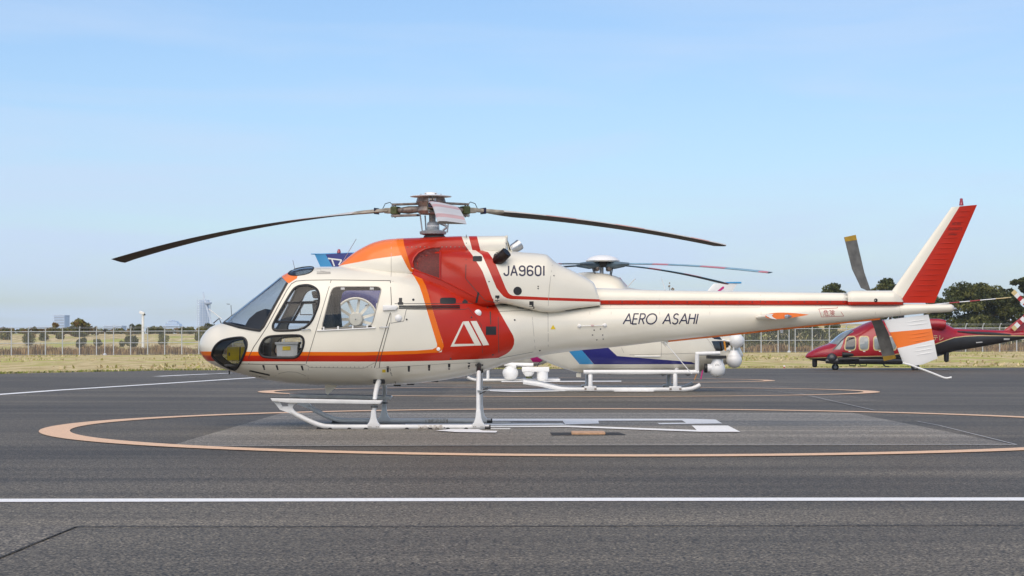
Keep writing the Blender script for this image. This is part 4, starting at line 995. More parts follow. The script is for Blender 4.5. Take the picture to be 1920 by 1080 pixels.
mb = MB(); c = P3(1476, 593.5, 26.74); mb.tube([c + Vector((-0.03, -0.02, 0)), c + Vector((0.0, -0.035, 0)), c + Vector((0.06, -0.02, 0.003))], [0.022, 0.03, 0.004], 12); mb.build('position_light', M['metal'], stab, smooth=True)
mb = MB(); c = V0(1789, 579); mb.tube([c - Vector((0.02, 0, 0)), c + Vector((0.012, 0, 0)), c + Vector((0.035, 0, 0))], [0.018, 0.02, 0.008], 10); mb.build('tail_light', M['metal'], boom, smooth=True)
# boom keel strip (red), fins and antennas under the boom
mb = MB(); mb.tube([V0(a, b + 0.6) for a, b in ((1252, 638.6), (1359, 627.7), (1460, 616.4), (1622, 599.8), (1650, 597))], 0.017, 8); mb.build('keel_strip', M['coral'], boom, smooth=True)
mb = MB(); mb.prism([U(a, b, 28) for a, b in ((1240, 641.5), (1252, 638), (1253, 641), (1248, 650))], -0.02, 0.02); mb.build('keel_fin', M['white'], boom)
mb = MB(); mb.tube([V0(1246, 641, -0.1), V0(1297, 701, -0.1)], 0.006, 6); mb.build('wire_antenna', M['pure'], boom)
mb = MB(); mb.prism([U(a, b, 28) for a, b in ((1461, 617), (1469, 616), (1468, 624), (1464, 625))], -0.008, 0.008); mb.build('blade_antenna', M['pure'], boom)
mb = MB(); mb.prism([U(a, b, 28) for a, b in ((609, 722), (634, 722), (615, 740), (611, 738))], -0.012, 0.012); mb.build('blade_antenna', M['white'], body)
for a, b, c_, d_ in ((435, 605, 433, 572), (431, 570.5, 425, 570), (553, 506, 549, 488), (640, 495, 668, 448)):
    mb = MB(); mb.tube([V0(a, b), V0(c_, d_)], 0.004, 5); mb.build('whip_antenna', M['metal'] if a > 500 else M['seam'], body)
mb = MB(); mb.tube([V0(415, 607), V0(411, 597), V0(400, 606)], 0.008, 6); mb.build('wiper_arm', M['seam'], body)
mb = MB(); mb.tube([V0(416, 598), V0(391, 579)], 0.006, 6); mb.build('temperature_probe', M['pure'], body)
mb = MB(); mb.tube([V0(430, 694), V0(430, 702)], 0.010, 8); mb.build('drain_mast', M['dark'], body)
for a, b in ((745, 722.5), (770, 720.5), (815, 715)):
    mb = MB(); mb.box(V0(a, b), (0.10, 0.12, 0.02)); mb.build('belly_fitting', M['dark'], body, bevel=0.006)
# --- lettering
def letters(mb, word, x0, y0, hh, w, gap, sw, slant, glyphs, bv):
    k = 0; x = x0
    for ch in word:
        if ch == ' ': x += w * 0.75; continue
        g, gw = glyphs[ch]
        for pl_ in g:
            q = [(x + p[0] * gw * w + slant * p[1] * hh, y0 - p[1] * hh) for p in pl_]
            for sp in stroke_polys(q, sw):
                decal_poly(mb, sp, bv, 0.0022 + 0.00012 * (k % 12), step=0.06); k += 1
        x += gw * w + gap
def arc(cx, cy, rx, ry, a0, a1, n=9): return [(cx + rx * math.cos(math.radians(a0 + (a1 - a0) * i / n)), cy + ry * math.sin(math.radians(a0 + (a1 - a0) * i / n))) for i in range(n + 1)]
RG = {'J': ([[(0.95, 1.0), (0.95, 0.28)] + arc(0.52, 0.28, 0.43, 0.25, 0, -180, 8)], 0.85), 'A': ([[(0, 0), (0.5, 1.0), (1.0, 0)], [(0.2, 0.33), (0.8, 0.33)]], 1.0),
      '9': ([arc(0.5, 0.72, 0.46, 0.25, 0, 360, 14), [(0.96, 0.72), (0.96, 0.26)] + arc(0.5, 0.26, 0.46, 0.24, 0, -170, 7)], 0.95),
      '6': ([arc(0.5, 0.28, 0.46, 0.25, 0, 360, 14), [(0.04, 0.28), (0.04, 0.74)] + arc(0.5, 0.74, 0.46, 0.24, 180, 10, 7)], 0.95),
      '0': ([[(0.04, 0.27), (0.04, 0.73)] + arc(0.5, 0.73, 0.46, 0.25, 180, 0, 8) + [(0.96, 0.27)] + arc(0.5, 0.27, 0.46, 0.25, 0, -180, 8)], 0.95), '1': ([[(0.3, 1.0), (0.3, 0.0)]], 0.4)}
mb = MB(); letters(mb, 'JA9601', 944.3, 516.8, 18.4, 11.6, 3.9, 2.9, 0.0, RG, cb); mb.build('registration', M['navy'], cowlo)
AG = {'A': ([[(0, 0), (0.5, 1.0), (1.0, 0)], [(0.18, 0.33), (0.82, 0.33)]], 1.0), 'E': ([[(0.85, 1.0), (0, 1.0), (0, 0), (0.85, 0)], [(0, 0.5), (0.78, 0.5)]], 0.68),
      'R': ([[(0, 0), (0, 1.0), (0.5, 1.0)] + arc(0.5, 0.75, 0.38, 0.25, 90, -90, 7) + [(0, 0.5)], [(0.4, 0.5), (0.92, 0)]], 0.72), 'O': ([arc(0.5, 0.5, 0.5, 0.5, 0, 360, 22)], 1.28),
      'S': ([arc(0.48, 0.76, 0.36, 0.24, 25, 270, 9) + arc(0.48, 0.26, 0.42, 0.26, 90, -160, 9)], 0.80), 'H': ([[(0, 0), (0, 1.0)], [(0.9, 0), (0.9, 1.0)], [(0, 0.55), (0.9, 0.55)]], 0.80), 'I': ([[(0.2, 0), (0.2, 1.0)]], 0.35)}
mb = MB(); letters(mb, 'AERO ASAHI', 1168.5, 607.4, 19.0, 14.6, 2.3, 2.35, 0.20, AG, hb); mb.build('lettering', M['navy'], boom)
lg = lambda l: [(780 + a / 7.2, 540 + b / 7.2) for a, b in l]
patch([lg([(630, 455), (645, 480), (512, 765), (466, 792)]), lg([(512, 757), (785, 752), (800, 778), (466, 792)]), lg([(632, 452), (710, 447), (885, 775), (800, 778)]), lg([(735, 447), (818, 445), (988, 770), (905, 775)])], M['white'], body, 'emblem', hb)
mb = MB()
for sp in ([(1535, 579.4), (1569.5, 577.5), (1570, 575.5), (1582, 592.6), (1540.5, 594.3), (1535, 579.4)],):
    for s_ in stroke_polys(sp, 0.75): decal_poly(mb, s_, hb, 0.0024, step=0.08)
mb.build('sign_frame', M['redink'], boom)
text_decal('危険', 1543.5, 591.2, 8.6, hb, 0.0026, 'danger_lettering', M['redink'], boom, sx=0.93)
text_decal('AS 355', 1785, 421.8, 4.2, [finb], 0.003, 'lettering', M['black'], fin)
text_decal('Ecureuil 2', 1778.5, 431.3, 4.6, [finb], 0.003, 'lettering', M['black'], fin, shear=0.2)
text_decal('prestige', 1778.5, 440.5, 3.4, [finb], 0.003, 'lettering', M['black'], fin, shear=0.3)

# --- cabin interior
def px_prism(poly, y0, y1, name, m, parent=None, d=28.0, bevel=0.015):
    mb = MB(); mb.prism([U(a, b, d) for a, b in poly], y0, y1); return mb.build(name, m, parent, bevel=bevel, smooth=True)
px_prism([(430, 682), (760, 684), (760, 690), (432, 687)], -0.55, 0.55, 'cabin_floor', M['dark'], H)
px_prism([(463, 640), (466, 612), (474, 598), (488, 586), (505, 579.5), (508, 588), (504, 640), (500, 684), (478, 684)], -0.42, 0.42, 'instrument_panel', M['dark'], H)
px_prism([(738, 530), (745, 530), (752, 690), (740, 690)], -0.74, 0.74, 'rear_bulkhead', M['interior'], H)
for y_ in (-0.36, 0.36):
    s1 = px_prism([(556, 652), (606, 656), (606, 668), (556, 664)], y_ - 0.22, y_ + 0.22, 'seat', M['seat'], H, bevel=0.03)
    px_prism([(592, 566), (602, 562), (616, 656), (600, 658)], y_ - 0.21, y_ + 0.21, 'backrest', M['seat'], s1, bevel=0.03)
    px_prism([(590, 548), (599, 547), (602, 560), (593, 561)], y_ - 0.12, y_ + 0.12, 'headrest', M['seat'], s1, bevel=0.02)
s1 = px_prism([(694, 640), (736, 640), (736, 654), (694, 654)], -0.68, 0.68, 'bench_seat', M['seat'], H, bevel=0.03)
px_prism([(612, 556), (630, 552), (637, 640), (618, 640)], -0.80, -0.52, 'seat_back_panel', M['seat'], H, bevel=0.03)
px_prism([(612, 556), (630, 552), (637, 640), (618, 640)], 0.30, 0.66, 'seat_back_panel', M['seat'], H, bevel=0.03)
mb = MB(); mb.tube([V0(570, 556, 0.2), V0(563, 571, 0.2), V0(563, 590, 0.2), V0(586, 590, 0.2)], 0.008, 6); mb.build('cabin_bracket', M['dark'], H)
for y_ in (-0.3, 0.3): mb = MB(); mb.tube([V0(520, 684, y_), V0(524, 650, y_), V0(530, 622, y_)], 0.012, 6); mb.build('cyclic_stick', M['dark'], H)
mb = MB(); mb.lathe(V0(500, 636, -0.62), [(0.05, -0.03), (0.06, 0), (0.05, 0.03)], 14, 'Y'); mb.build('map_light', M['white'], H, smooth=True)
bx_ = px_prism([(520, 646.5), (560, 646), (559, 670), (521, 670)], -0.72, -0.40, 'storage_box', M['plastic'], None, d=27.4, bevel=0.012)
tag(bx_, 'white plastic storage box with a yellow label behind the lower door window', 'box')
mb = MB(); xz = [U(a, b, 27.4) for a, b in ((517, 641.5), (562, 641), (561, 646), (518, 646.4))]; mb.prism(xz, -0.74, -0.38); mb.build('lid', M['plastic'], bx_, bevel=0.01, smooth=True)
mb = MB(); xz = [U(a, b, 27.3) for a, b in ((530, 649.5), (545, 649), (545, 656.5), (530, 657))]; mb.prism(xz, -0.728, -0.722); mb.build('box_label', M['yellowtri'], bx_)
yb = px_prism([(425, 650.5), (459, 650), (458, 676), (425, 676)], -0.38, -0.10, 'yellow_case', M['yellow'], None, d=27.6, bevel=0.015)
tag(yb, 'bright yellow case behind the dark chin window of the nose', 'case')
mb = MB(); mb.prism([U(a, b, 27.6) for a, b in ((449, 650), (451, 650), (450, 677), (448, 677))], -0.39, -0.375); mb.build('strap', M['dark'], yb)
mb = MB(); mb.prism([U(a, b, 27.6) for a, b in ((428, 661), (431, 661), (431, 667), (428, 667))], -0.386, -0.381); mb.build('print', M['dark'], yb)

# --- landing gear
WN, WF = [], []
def mirror_y(pts): return [Vector((p.x, -p.y, p.z)) for p in pts]
for sg, lab in ((-1, ''), (1, '')):
    S = (lambda P: [Vector(p) for p in P]) if sg < 0 else mirror_y
    Q = lambda l, d=26.88: S([P3(a, b, d) for a, b in l])
    mb = MB(); mb.tube(Q([(546, 771), (556, 777.5), (566, 782.5), (576, 787.5), (586, 792), (596, 796), (608, 799.2), (625, 800.4), (700, 800.6), (800, 800.7), (905, 800.8), (917, 800.8)]), 0.034, 14)
    sk = mb.build('skid_tube', M['skid'], H, smooth=True)
    mb = MB(); yy = -1.12 * (-sg) if sg > 0 else -1.12
    yy = 1.12 * sg
    for poly in ([(508, 746), (520, 746), (530, 763), (525, 768)], [(525, 768), (529.5, 762), (541, 762), (553, 771), (549, 776.5)], [(541, 762), (540, 757), (549, 752.5), (568, 751.5), (551, 759), (548.5, 764.5), (553, 771)]):
        mb.prism([U(a, b, 26.88) for a, b in poly], yy - 0.022, yy + 0.022)
    mb.build('front_bracket', M['skid'], sk)
    mb = MB(); mb.prism([U(a, b, 26.88) for a, b in ((508, 746), (715, 750), (717.5, 751.5), (713, 757.5), (545, 755), (512, 752))], yy - 0.10, yy + 0.10); mb.build('step_board', M['skid'], sk, bevel=0.012, smooth=True)
    mb = MB(); mb.prism([U(a, b, 26.88) for a, b in ((509, 745.3), (715, 749.3), (715, 750), (509, 746))], yy - 0.09, yy + 0.09); mb.build('grip_strip', M['black'], sk)
    # legs
    fl = [(P3(714, 706, 28 - 0.45)), (P3(710, 716, 28 - 0.62)), (P3(707, 724, 28 - 0.80)), (P3(704, 738, 28 - 0.98)), (P3(702, 755, 28 - 1.07)), (P3(701, 775, 28 - 1.11)), (P3(700.5, 796, 28 - 1.12))]
    mb = MB(); mb.tube(S(fl), [0.036, 0.036, 0.035, 0.032, 0.030, 0.030, 0.030], 12); leg = mb.build('front_leg', M['skid'], sk, smooth=True)
    rl = [P3(898, 684, 28 - 0.60), P3(897.8, 692, 28 - 0.78), P3(897.5, 704, 28 - 0.93), P3(897, 722, 28 - 1.04), P3(897, 750, 28 - 1.10), P3(897, 796, 28 - 1.12)]
    mb = MB(); mb.tube(S(rl), [0.030] * 6, 12); rleg = mb.build('rear_leg', M['skid'], sk, smooth=True)
    mb = MB(); mb.tube(S([rl[0], rl[1], rl[2].lerp(rl[1], 0.5)]), [0.033] * 3, 12); mb.build('rubber_sleeve', M['black'], rleg, smooth=True)
    for cx, l_ in ((700.5, leg), (897, rleg)):
        mb = MB(); mb.prism([U(a, b, 26.88) for a, b in ((cx - 4, 768), (cx + 4, 768), (cx + 5.5, 783), (cx + 8, 791), (cx + 12, 796), (cx + 12, 802), (cx - 12, 802), (cx - 12, 796), (cx - 8, 791), (cx - 5.5, 783))], yy - 0.042, yy + 0.042); mb.build('shoe', M['skid'], l_, bevel=0.012, smooth=True)
        for dx in (-8.5, -5, 5, 8.5): mb = MB(); mb.lathe((*S([P3(cx + dx, 800, 26.84)])[0],), [(0.007, -0.006), (0.006, 0.006)], 8, 'Y'); mb.build('bolt', M['hubmetal'], l_)
    c = S([P3(702, 760, 28 - 1.08)])[0]
    for dz in (0.0, -0.022) if sg < 0 else (0.03, -0.03): mb = MB(); mb.lathe(c + Vector((0, 0, dz)), [(0.034, -0.008), (0.05, -0.006), (0.05, 0.006), (0.034, 0.008)], 14); mb.build('clamp', M['dark'] if dz else M['greymetal'], leg, smooth=True)
    mb = MB(); mb.tube(Q([(595, 801.5), (610, 804.2), (625, 804.9), (914, 805.0)]), 0.012, 6); mb.build('wear_plate', M['black'], sk, smooth=True)
    for a in (597, 619, 655, 686, 763, 807, 840, 874):
        mb = MB(); mb.prism([U(a_, b_, 26.86) for a_, b_ in ((a - 5, 805), (a - 2, 801.8), (a + 2, 801.8), (a + 5, 805))], yy + (-0.036 if sg < 0 else 0.030), yy + (-0.030 if sg < 0 else 0.036)); mb.build('wear_clip', M['black'], sk)
    mb = MB(); mb.tube(Q([(909, 801.2), (920, 801.2)]), 0.0355, 12); mb.build('skid_end', M['dark'], sk, smooth=True)
    mb = MB(); mb.tube(Q([(784, 800.8), (830, 800.8)]), 0.0346, 14, cap=False); mb.build('scuffed_band', M['soot'], sk, smooth=True)
    for a in (788, 803, 818, 833): mb = MB(); mb.lathe((*S([P3(a, 801.5, 26.845)])[0],), [(0.008, -0.006), (0.006, 0.006)], 8, 'Y'); mb.build('bolt', M['hubmetal'], sk)
    mb = MB(); mb.box(S([P3(936, 803.6, 26.88)])[0], (0.30, 0.05, 0.012)); mb.build('skid_spring', M['skid'], sk)
    b0, b1 = S([P3(897, 732, 28 - 1.08)])[0], S([P3(916, 732.5, 28 - 1.12)])[0]
    mb = MB(); mb.box((b0 + b1) / 2, (0.17, 0.09, 0.014)); mb.build('step', M['greymetal'], rleg)
    mb = MB(); mb.tube([S([P3(899, 739, 28 - 1.1)])[0], S([P3(911, 733.5, 28 - 1.12)])[0]], 0.006, 6); mb.build('step_brace', M['dark'], rleg)
mb = MB(); mb.tube([P3(714, 706, 28 - 0.5), P3(714, 705, 28 + 0.5)], 0.036, 12); mb.build('front_cross_tube', M['skid'], H, smooth=True)
mb = MB(); mb.tube([P3(898, 684, 28 - 0.62), P3(898, 684, 28 + 0.62)], 0.030, 12); mb.build('rear_cross_tube', M['skid'], H, smooth=True)
for y_ in (-0.56, 0.56): mb = MB(); mb.box(P3(711, 713.5, 28 + y_), (0.16, 0.12, 0.09)); mb.build('cross_tube_fitting', M['black'], body, bevel=0.02, smooth=True)
patch([hull2d([(891, 683), (906, 683), (907, 697), (903, 700), (893, 698)])], M['black'], body, 'leg_opening', hb)

# --- main rotor
hx, _ = U(808, 0, 28); zb_ = lambda py: U(0, py, 28)[1]
mb = MB(); mb.lathe((hx + 0.05, 0, zb_(447)), [(0.16, 0), (0.15, 0.03), (0.12, 0.06)], 20); mb.build('mast_boot', M['dark'], H, smooth=True)
mb = MB(); mb.tube([(hx + 0.02, 0, zb_(446)), (hx + 0.02, 0, zb_(398)), (hx, 0, zb_(366))], 0.047, 16); mast = mb.build('mast', M['hubmetal'], H, smooth=True)
mb = MB(); mb.lathe((hx + 0.03, 0, zb_(441)), [(0.13, 0), (0.185, 0.015), (0.19, 0.05), (0.12, 0.07), (0.09, 0.075), (0.085, 0.17), (0.06, 0.19)], 24); sw = mb.build('swashplate', M['greymetal'], H, smooth=True)
mb = MB(); mb.lathe((hx + 0.03, 0, zb_(428)), [(0.075, 0), (0.088, 0.01), (0.088, 0.04), (0.075, 0.05)], 20); mb.build('collar', M['skid'], mast, smooth=True)
for a, b, y_ in ((787.5, 400, -0.06), (797, 404, 0.14), (842, 407, -0.10)):
    t0 = P3(792 if a < 790 else (799 if a < 800 else 838.5), 436, 28 + y_); mb = MB(); mb.tube([t0, P3(a, b, 28 + y_)], 0.010, 8); mb.build('pitch_link', M['greymetal'], sw, smooth=True)
mb = MB(); mb.tube([(hx + 0.1, -0.03, zb_(417)), (hx + 0.17, -0.06, zb_(420)), (hx + 0.23, -0.07, zb_(426)), (hx + 0.17, -0.07, zb_(433))], [0.02, 0.026, 0.022, 0.015], 8); mb.build('scissor_link', M['greymetal'], sw, smooth=True)
mb = MB(); mb.lathe((hx, 0, zb_(369)), [(0.02, -0.012), (0.16, -0.012), (0.292, 0.0), (0.292, 0.006), (0.16, 0.028), (0.10, 0.034), (0.09, 0.055), (0.06, 0.062), (0.01, 0.064)], 36); mb.build('hub_cap', M['pure'], H, smooth=True)
for i in range(6): a = i * 1.047; mb = MB(); mb.lathe((hx + 0.14 * math.cos(a), 0.14 * math.sin(a), zb_(369) + 0.024), [(0.012, 0), (0.012, 0.016)], 8); mb.build('bolt', M['hubmetal'], mast)
hub = MB(); hub.lathe((hx, 0, zb_(400)), [(0.05, -0.02), (0.16, -0.015), (0.20, 0.03), (0.17, 0.09), (0.21, 0.16), (0.19, 0.22), (0.05, 0.24)], 12); hubo = hub.build('rotor_hub', M['hubmetal'], H, smooth=True)
def blade(theta, ztip, zroot, pitch_root, pitch_tip, name='rotor_blade'):
    a = math.radians(theta)                          # from the viewer direction (-Y) towards +X
    dr = Vector((math.sin(a), -math.cos(a), 0)); lead = Vector((0, 0, 1)).cross(dr) * -1    # clockwise seen from above
    o = Vector((hx, 0, 0)); R, r0 = 5.36, 0.66; chord = 0.335
    n = 26; v = []; f = []; mi = []
    prof = [(-0.25, 0.0), (-0.235, 0.26), (-0.17, 0.46), (0.05, 0.5), (0.35, 0.34), (0.6, 0.16), (0.75, 0.03)]
    ring = [(s, h_ * 1.0) for s, h_ in prof] + [(s, -h_ * 0.55) for s, h_ in prof[::-1][:-1]]
    m = len(ring)
    for i in range(n + 1):
        t = i / n; r = r0 + (R - r0) * t
        z = zroot + (ztip - zroot) * (0.22 * t + 0.78 * t ** 2.0)
        ch = chord * (0.30 + 0.70 * min(1, max(0, (r - 0.95) / 0.55)) ** 0.8) if r < 1.5 else chord
        th = 0.075 if r < 1.0 else (0.075 - 0.033 * min(1, (r - 1.0) / 0.6))
        p = math.radians(pitch_root + (pitch_tip - pitch_root) * t)
        up = Vector((0, 0, math.cos(p))) - lead * math.sin(p); ld = lead * math.cos(p) + Vector((0, 0, math.sin(p)))
        tipsh = 0.0
        for s, h_ in ring:
            sh = s * ch
            xr = r - (0.10 * max(0.0, -s - 0.0) if i == n else 0)
            v.append(o + dr * xr + Vector((0, 0, z)) - ld * sh + up * h_ * th)
    for i in range(n):
        r = r0 + (R - r0) * (i + 0.5) / n
        for j in range(m):
            q = i * m + j; w = i * m + (j + 1) % m
            f.append((q, w, w + m, q + m))
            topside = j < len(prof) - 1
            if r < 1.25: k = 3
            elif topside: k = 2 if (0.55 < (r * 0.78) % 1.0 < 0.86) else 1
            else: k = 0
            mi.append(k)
    f.append(tuple(range(m))); mi.append(3); f.append(tuple(n * m + j for j in reversed(range(m)))); mi.append(0)
    me = bpy.data.meshes.new(name); me.from_pydata([tuple(p) for p in v], [], f)
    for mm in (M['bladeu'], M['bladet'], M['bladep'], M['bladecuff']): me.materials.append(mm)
    me.polygons.foreach_set('material_index', mi); me.polygons.foreach_set('use_smooth', [True] * (len(f) - 2) + [False] * 2)
    bm = bmesh.new(); bm.from_mesh(me); bmesh.ops.recalc_face_normals(bm, faces=bm.faces)
    for e in bm.edges:
        if e.calc_face_angle(0) > 0.9: e.smooth = False
    bm.to_mesh(me); bm.free()
    bl = link(name, me, H)
    # star arm, sleeves and clamp
    rot = Matrix((dr, lead, Vector((0, 0, 1)))).transposed()
    base = Vector((hx, 0, 0))
    for dz, r1, r2, hh, ww in ((0.055, 0.12, 0.60, 0.026, 0.12), (-0.075, 0.20, 0.62, 0.030, 0.10)):
        mb = MB(); mb.box(base + dr * (r1 + r2) / 2 + Vector((0, 0, zroot + dz + (0.03 if dz > 0 else 0))), (r2 - r1, ww, hh), rot); mb.build('sleeve_plate', M['hubmetal'], bl, bevel=0.006)
    mb = MB(); mb.tube([base + dr * 0.10 + Vector((0, 0, zroot + 0.01)), base + dr * 0.36 + Vector((0, 0, zroot + 0.0)), base + dr * 0.62 + Vector((0, 0, zroot))], [0.04, 0.055, 0.022], 10); mb.build('star_arm', M['hubmetal'], bl, smooth=True)
    mb = MB(); mb.box(base + dr * 0.57 + Vector((0, 0, zroot)), (0.10, 0.13, 0.11), rot); mb.build('blade_clamp', M['green'], bl, bevel=0.012)
    mb = MB(); mb.box(base + dr * 0.66 + Vector((0, 0, zroot)), (0.14, 0.11, 0.075), rot); mb.build('cuff', M['bladecuff'], bl, bevel=0.01)
    for sgn in (-1, 1): mb = MB(); mb.tube([base + dr * 0.60 + lead * 0.04 * sgn + Vector((0, 0, zroot - 0.10)), base + dr * 0.60 + lead * 0.04 * sgn + Vector((0, 0, zroot + 0.10))], 0.012, 8); mb.build('blade_bolt', M['metal'], bl)
    mb = MB(); c = base + dr * 0.88 + Vector((0, 0, zroot)); mb.box(c, (0.014, 0.13, 0.088), rot); mb.build('balance_tape', M['redink'] if theta < 0 else M['navy'], bl)
    mb = MB(); mb.tube([base + dr * 0.60 + Vector((0, 0, zroot + 0.06)), base + dr * 0.66 + Vector((0, 0, zroot + 0.12)), base + dr * 0.74 + Vector((0, 0, zroot + 0.10)), base + dr * 0.78 + Vector((0, 0, zroot + 0.03))], 0.006, 6); mb.build('bonding_wire', M['dark'], bl)
    return bl
blade(4.0, 2.53, 3.06, 9, 3)
blade(124.0, 2.69, 3.06, 8, -1)
blade(244.0, 2.415, 3.05, 8, -6)
# --- tail rotor (far side)
ty = 0.36; tx, tz = U(1631, 562, 28 + ty); tx += 0.0
mb = MB(); mb.tube([(tx, 0.02, tz), (tx, ty, tz)], 0.035, 12); mb.build('tail_rotor_shaft', M['greymetal'], H, smooth=True)
mb = MB(); mb.lathe((tx, ty, tz), [(0.03, -0.05), (0.07, -0.04), (0.07, 0.04), (0.03, 0.06)], 16, 'Y'); mb.build('tail_rotor_hub', M['greymetal'], H, smooth=True)
def tblade(tip0, tip1, mid0, mid1, r0, r1):
    q = [Vector(P3(a, b, 28 + ty)) for a, b in (r0, mid0, tip0, tip1, mid1, r1)]
    tw = [-0.02, -0.03, -0.03, 0.03, 0.03, 0.02]
    v = [p + Vector((0, t + e, 0)) for e in (-0.010, 0.010) for p, t in zip(q, tw)]
    f = [(0, 1, 4, 5), (1, 2, 3, 4), (11, 10, 7, 6), (10, 9, 8, 7)] + [(i, 6 + i, 6 + (i + 1) % 6, (i + 1) % 6) for i in range(6)]
    b_ = pmesh('tail_rotor_blade', v, f, M['trblade'], H)
    lo = lambda a, b, t: Vector(a).lerp(Vector(b), t)
    k = 0.14; p0, p1 = q[2], q[3]; s0, s1 = q[2].lerp(q[1], k), q[3].lerp(q[4], k)
    vv = [p + Vector((0, t + e, 0)) for e in (-0.013, 0.013) for p, t in ((p0, -0.03), (p1, 0.03), (s1, 0.03), (s0, -0.03))]
    pmesh('tip_band', vv, [(0, 1, 2, 3), (7, 6, 5, 4)] + [(i, 4 + i, 4 + (i + 1) % 4, (i + 1) % 4) for i in range(4)], M['mustard'], b_)
    return b_
tblade((1582, 445), (1605, 440), (1597, 505), (1621, 510), (1614, 540), (1634, 548))
tblade((1679, 672), (1658, 677), (1665, 625), (1640, 615), (1648, 590), (1630, 590))

# ================================================================== the helicopters behind
M['hblue'] = mat('deep_blue_paint', (0.020, 0.022, 0.19), 0.28, coat=0.6, var=0.05, vscale=2)
M['lblue'] = mat('light_blue_paint', (0.045, 0.30, 0.60), 0.3, coat=0.5, var=0.05, vscale=2)
M['magenta'] = mat('magenta_paint', (0.60, 0.008, 0.20), 0.3, coat=0.5)
M['maroon'] = mat('maroon_paint', (0.36, 0.010, 0.020), 0.25, coat=0.3, var=0.08, vscale=1.5)
M['gold'] = mat('gold_stripe_paint', (0.66, 0.50, 0.23), 0.4)
M['charcoal'] = mat('charcoal_paint', (0.030, 0.030, 0.032), 0.35, coat=0.4)
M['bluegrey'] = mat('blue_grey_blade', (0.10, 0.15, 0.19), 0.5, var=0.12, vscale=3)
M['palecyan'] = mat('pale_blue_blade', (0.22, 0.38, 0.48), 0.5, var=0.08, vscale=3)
M['rose'] = mat('rose_blade_band', (0.55, 0.22, 0.27), 0.5, var=0.08, vscale=3)
M['darkglass'] = mat('dark_window', (0.012, 0.013, 0.014), 0.08, coat=1.0, var=0.1)
M['greyglass'] = mat('pale_lit_window', (0.30, 0.32, 0.31), 0.12, coat=1.0, var=0.3, vscale=1.5, col2=(0.10, 0.11, 0.11))
M['rust'] = mat('orange_strap', (0.75, 0.30, 0.02), 0.7)
def straight_blade(o, ang, R, r0, zr, zt, chord, mats, band, parent, name='rotor_blade', droop=1.8, pitch=6.0):
    dr = Vector((math.cos(ang), math.sin(ang), 0)); la = Vector((-dr.y, dr.x, 0))
    n = 20; v = []; f = []; mi = []; p = math.radians(pitch)
    ld = la * math.cos(p) + Vector((0, 0, math.sin(p))); up = Vector((0, 0, math.cos(p))) - la * math.sin(p)
    prof = [(-0.5, 0), (-0.3, 0.5), (0.0, 0.45), (0.5, 0.05), (0.5, -0.05), (0.0, -0.4), (-0.3, -0.4)]; m = len(prof)
    for i in range(n + 1):
        t = i / n; r = r0 + (R - r0) * t; z = zr + (zt - zr) * t ** droop
        c_ = chord * (0.5 + 0.5 * min(1, t / 0.18)) * (1 if i < n else 0.75); th = 0.10 if t < 0.1 else 0.04
        for s, h_ in prof: v.append(Vector(o) + dr * r + Vector((0, 0, z)) + ld * s * c_ + up * h_ * th)
    for i in range(n):
        for j in range(m):
            a = i * m + j; b = i * m + (j + 1) % m; f.append((a, b, b + m, a + m)); mi.append(band(i / n, 1 if j in (0, 1, 2) else 0))
    f.append(tuple(range(m))); mi.append(0); f.append(tuple(n * m + j for j in reversed(range(m)))); mi.append(0)
    me = bpy.data.meshes.new(name); me.from_pydata([tuple(q) for q in v], [], f)
    for mm in mats: me.materials.append(mm)
    me.polygons.foreach_set('material_index', mi); me.polygons.foreach_set('use_smooth', [True] * len(f))
    bm = bmesh.new(); bm.from_mesh(me); bmesh.ops.recalc_face_normals(bm, faces=bm.faces); bm.to_mesh(me); bm.free()
    return link(name, me, parent)
def patch2(polys, m, parent, name, bv, d, off=0.004, step=0.12):
    mb = MB()
    for i, p in enumerate(polys): decal_poly(mb, p, bv, off + 0.0006 * i, d, step)
    return mb.build(name, m, parent)

# ---------------- blue striped helicopter with shrouded tail rotor, nose to the right
d2 = 49.7; Y2 = d2 - D0
B = thing('helicopter', 'white helicopter with blue stripes and camera pods parked behind the large one, nose right', 'helicopter', (U(1150, 0, d2)[0], Y2, 0))
b2 = Loft(d2, top=[(706, 562), (760, 560), (900, 556), (985, 548), (1030, 530), (1060, 518), (1085, 511.5), (1105, 510), (1135, 513), (1160, 520), (1168, 527), (1177, 538), (1190, 541), (1250, 547), (1290, 560), (1325, 584), (1350, 606), (1372, 630), (1384, 646), (1393, 664)],
          bot=[(706, 606), (760, 606), (900, 622), (985, 655), (1018, 675.5), (1040, 685), (1060, 692), (1094, 700.5), (1140, 702.5), (1240, 702.5), (1290, 700), (1320, 695), (1350, 687), (1372, 680), (1384, 675), (1393, 668)],
          width=[(706, 0.22), (900, 0.32), (985, 0.52), (1050, 0.75), (1120, 0.80), (1260, 0.80), (1320, 0.70), (1360, 0.48), (1384, 0.25), (1393, 0.05)],
          mid=[(706, 0.5), (1000, 0.45), (1120, 0.36), (1393, 0.4)], nt_=[(706, 2.0), (1050, 2.2), (1393, 2.2)], nb_=[(706, 2.0), (1060, 2.5), (1300, 2.6), (1393, 2.1)], step=9, seg=64)
b2.paint([[(1068, 660.5), (1062, 652), (1086, 648), (1092, 657.6), (1113, 683), (1086.7, 683)]], 1)
b2.paint([[(1092, 657.6), (1082, 645), (1132, 642), (1140, 651.5), (1157, 667.5), (1157, 683), (1113.4, 683)], [(1157, 667.5), (1296, 678.7), (1306, 682.8), (1157, 683)]], 2)
b2.paint([[(1331, 631), (1350, 632), (1354, 637.5), (1340, 636)], [(1334, 639.5), (1353, 639), (1375, 643.5), (1353, 658.5), (1342, 658.5)], [(1292, 560), (1325, 586), (1352, 618), (1330, 622), (1296, 600), (1280, 566)]], 3)
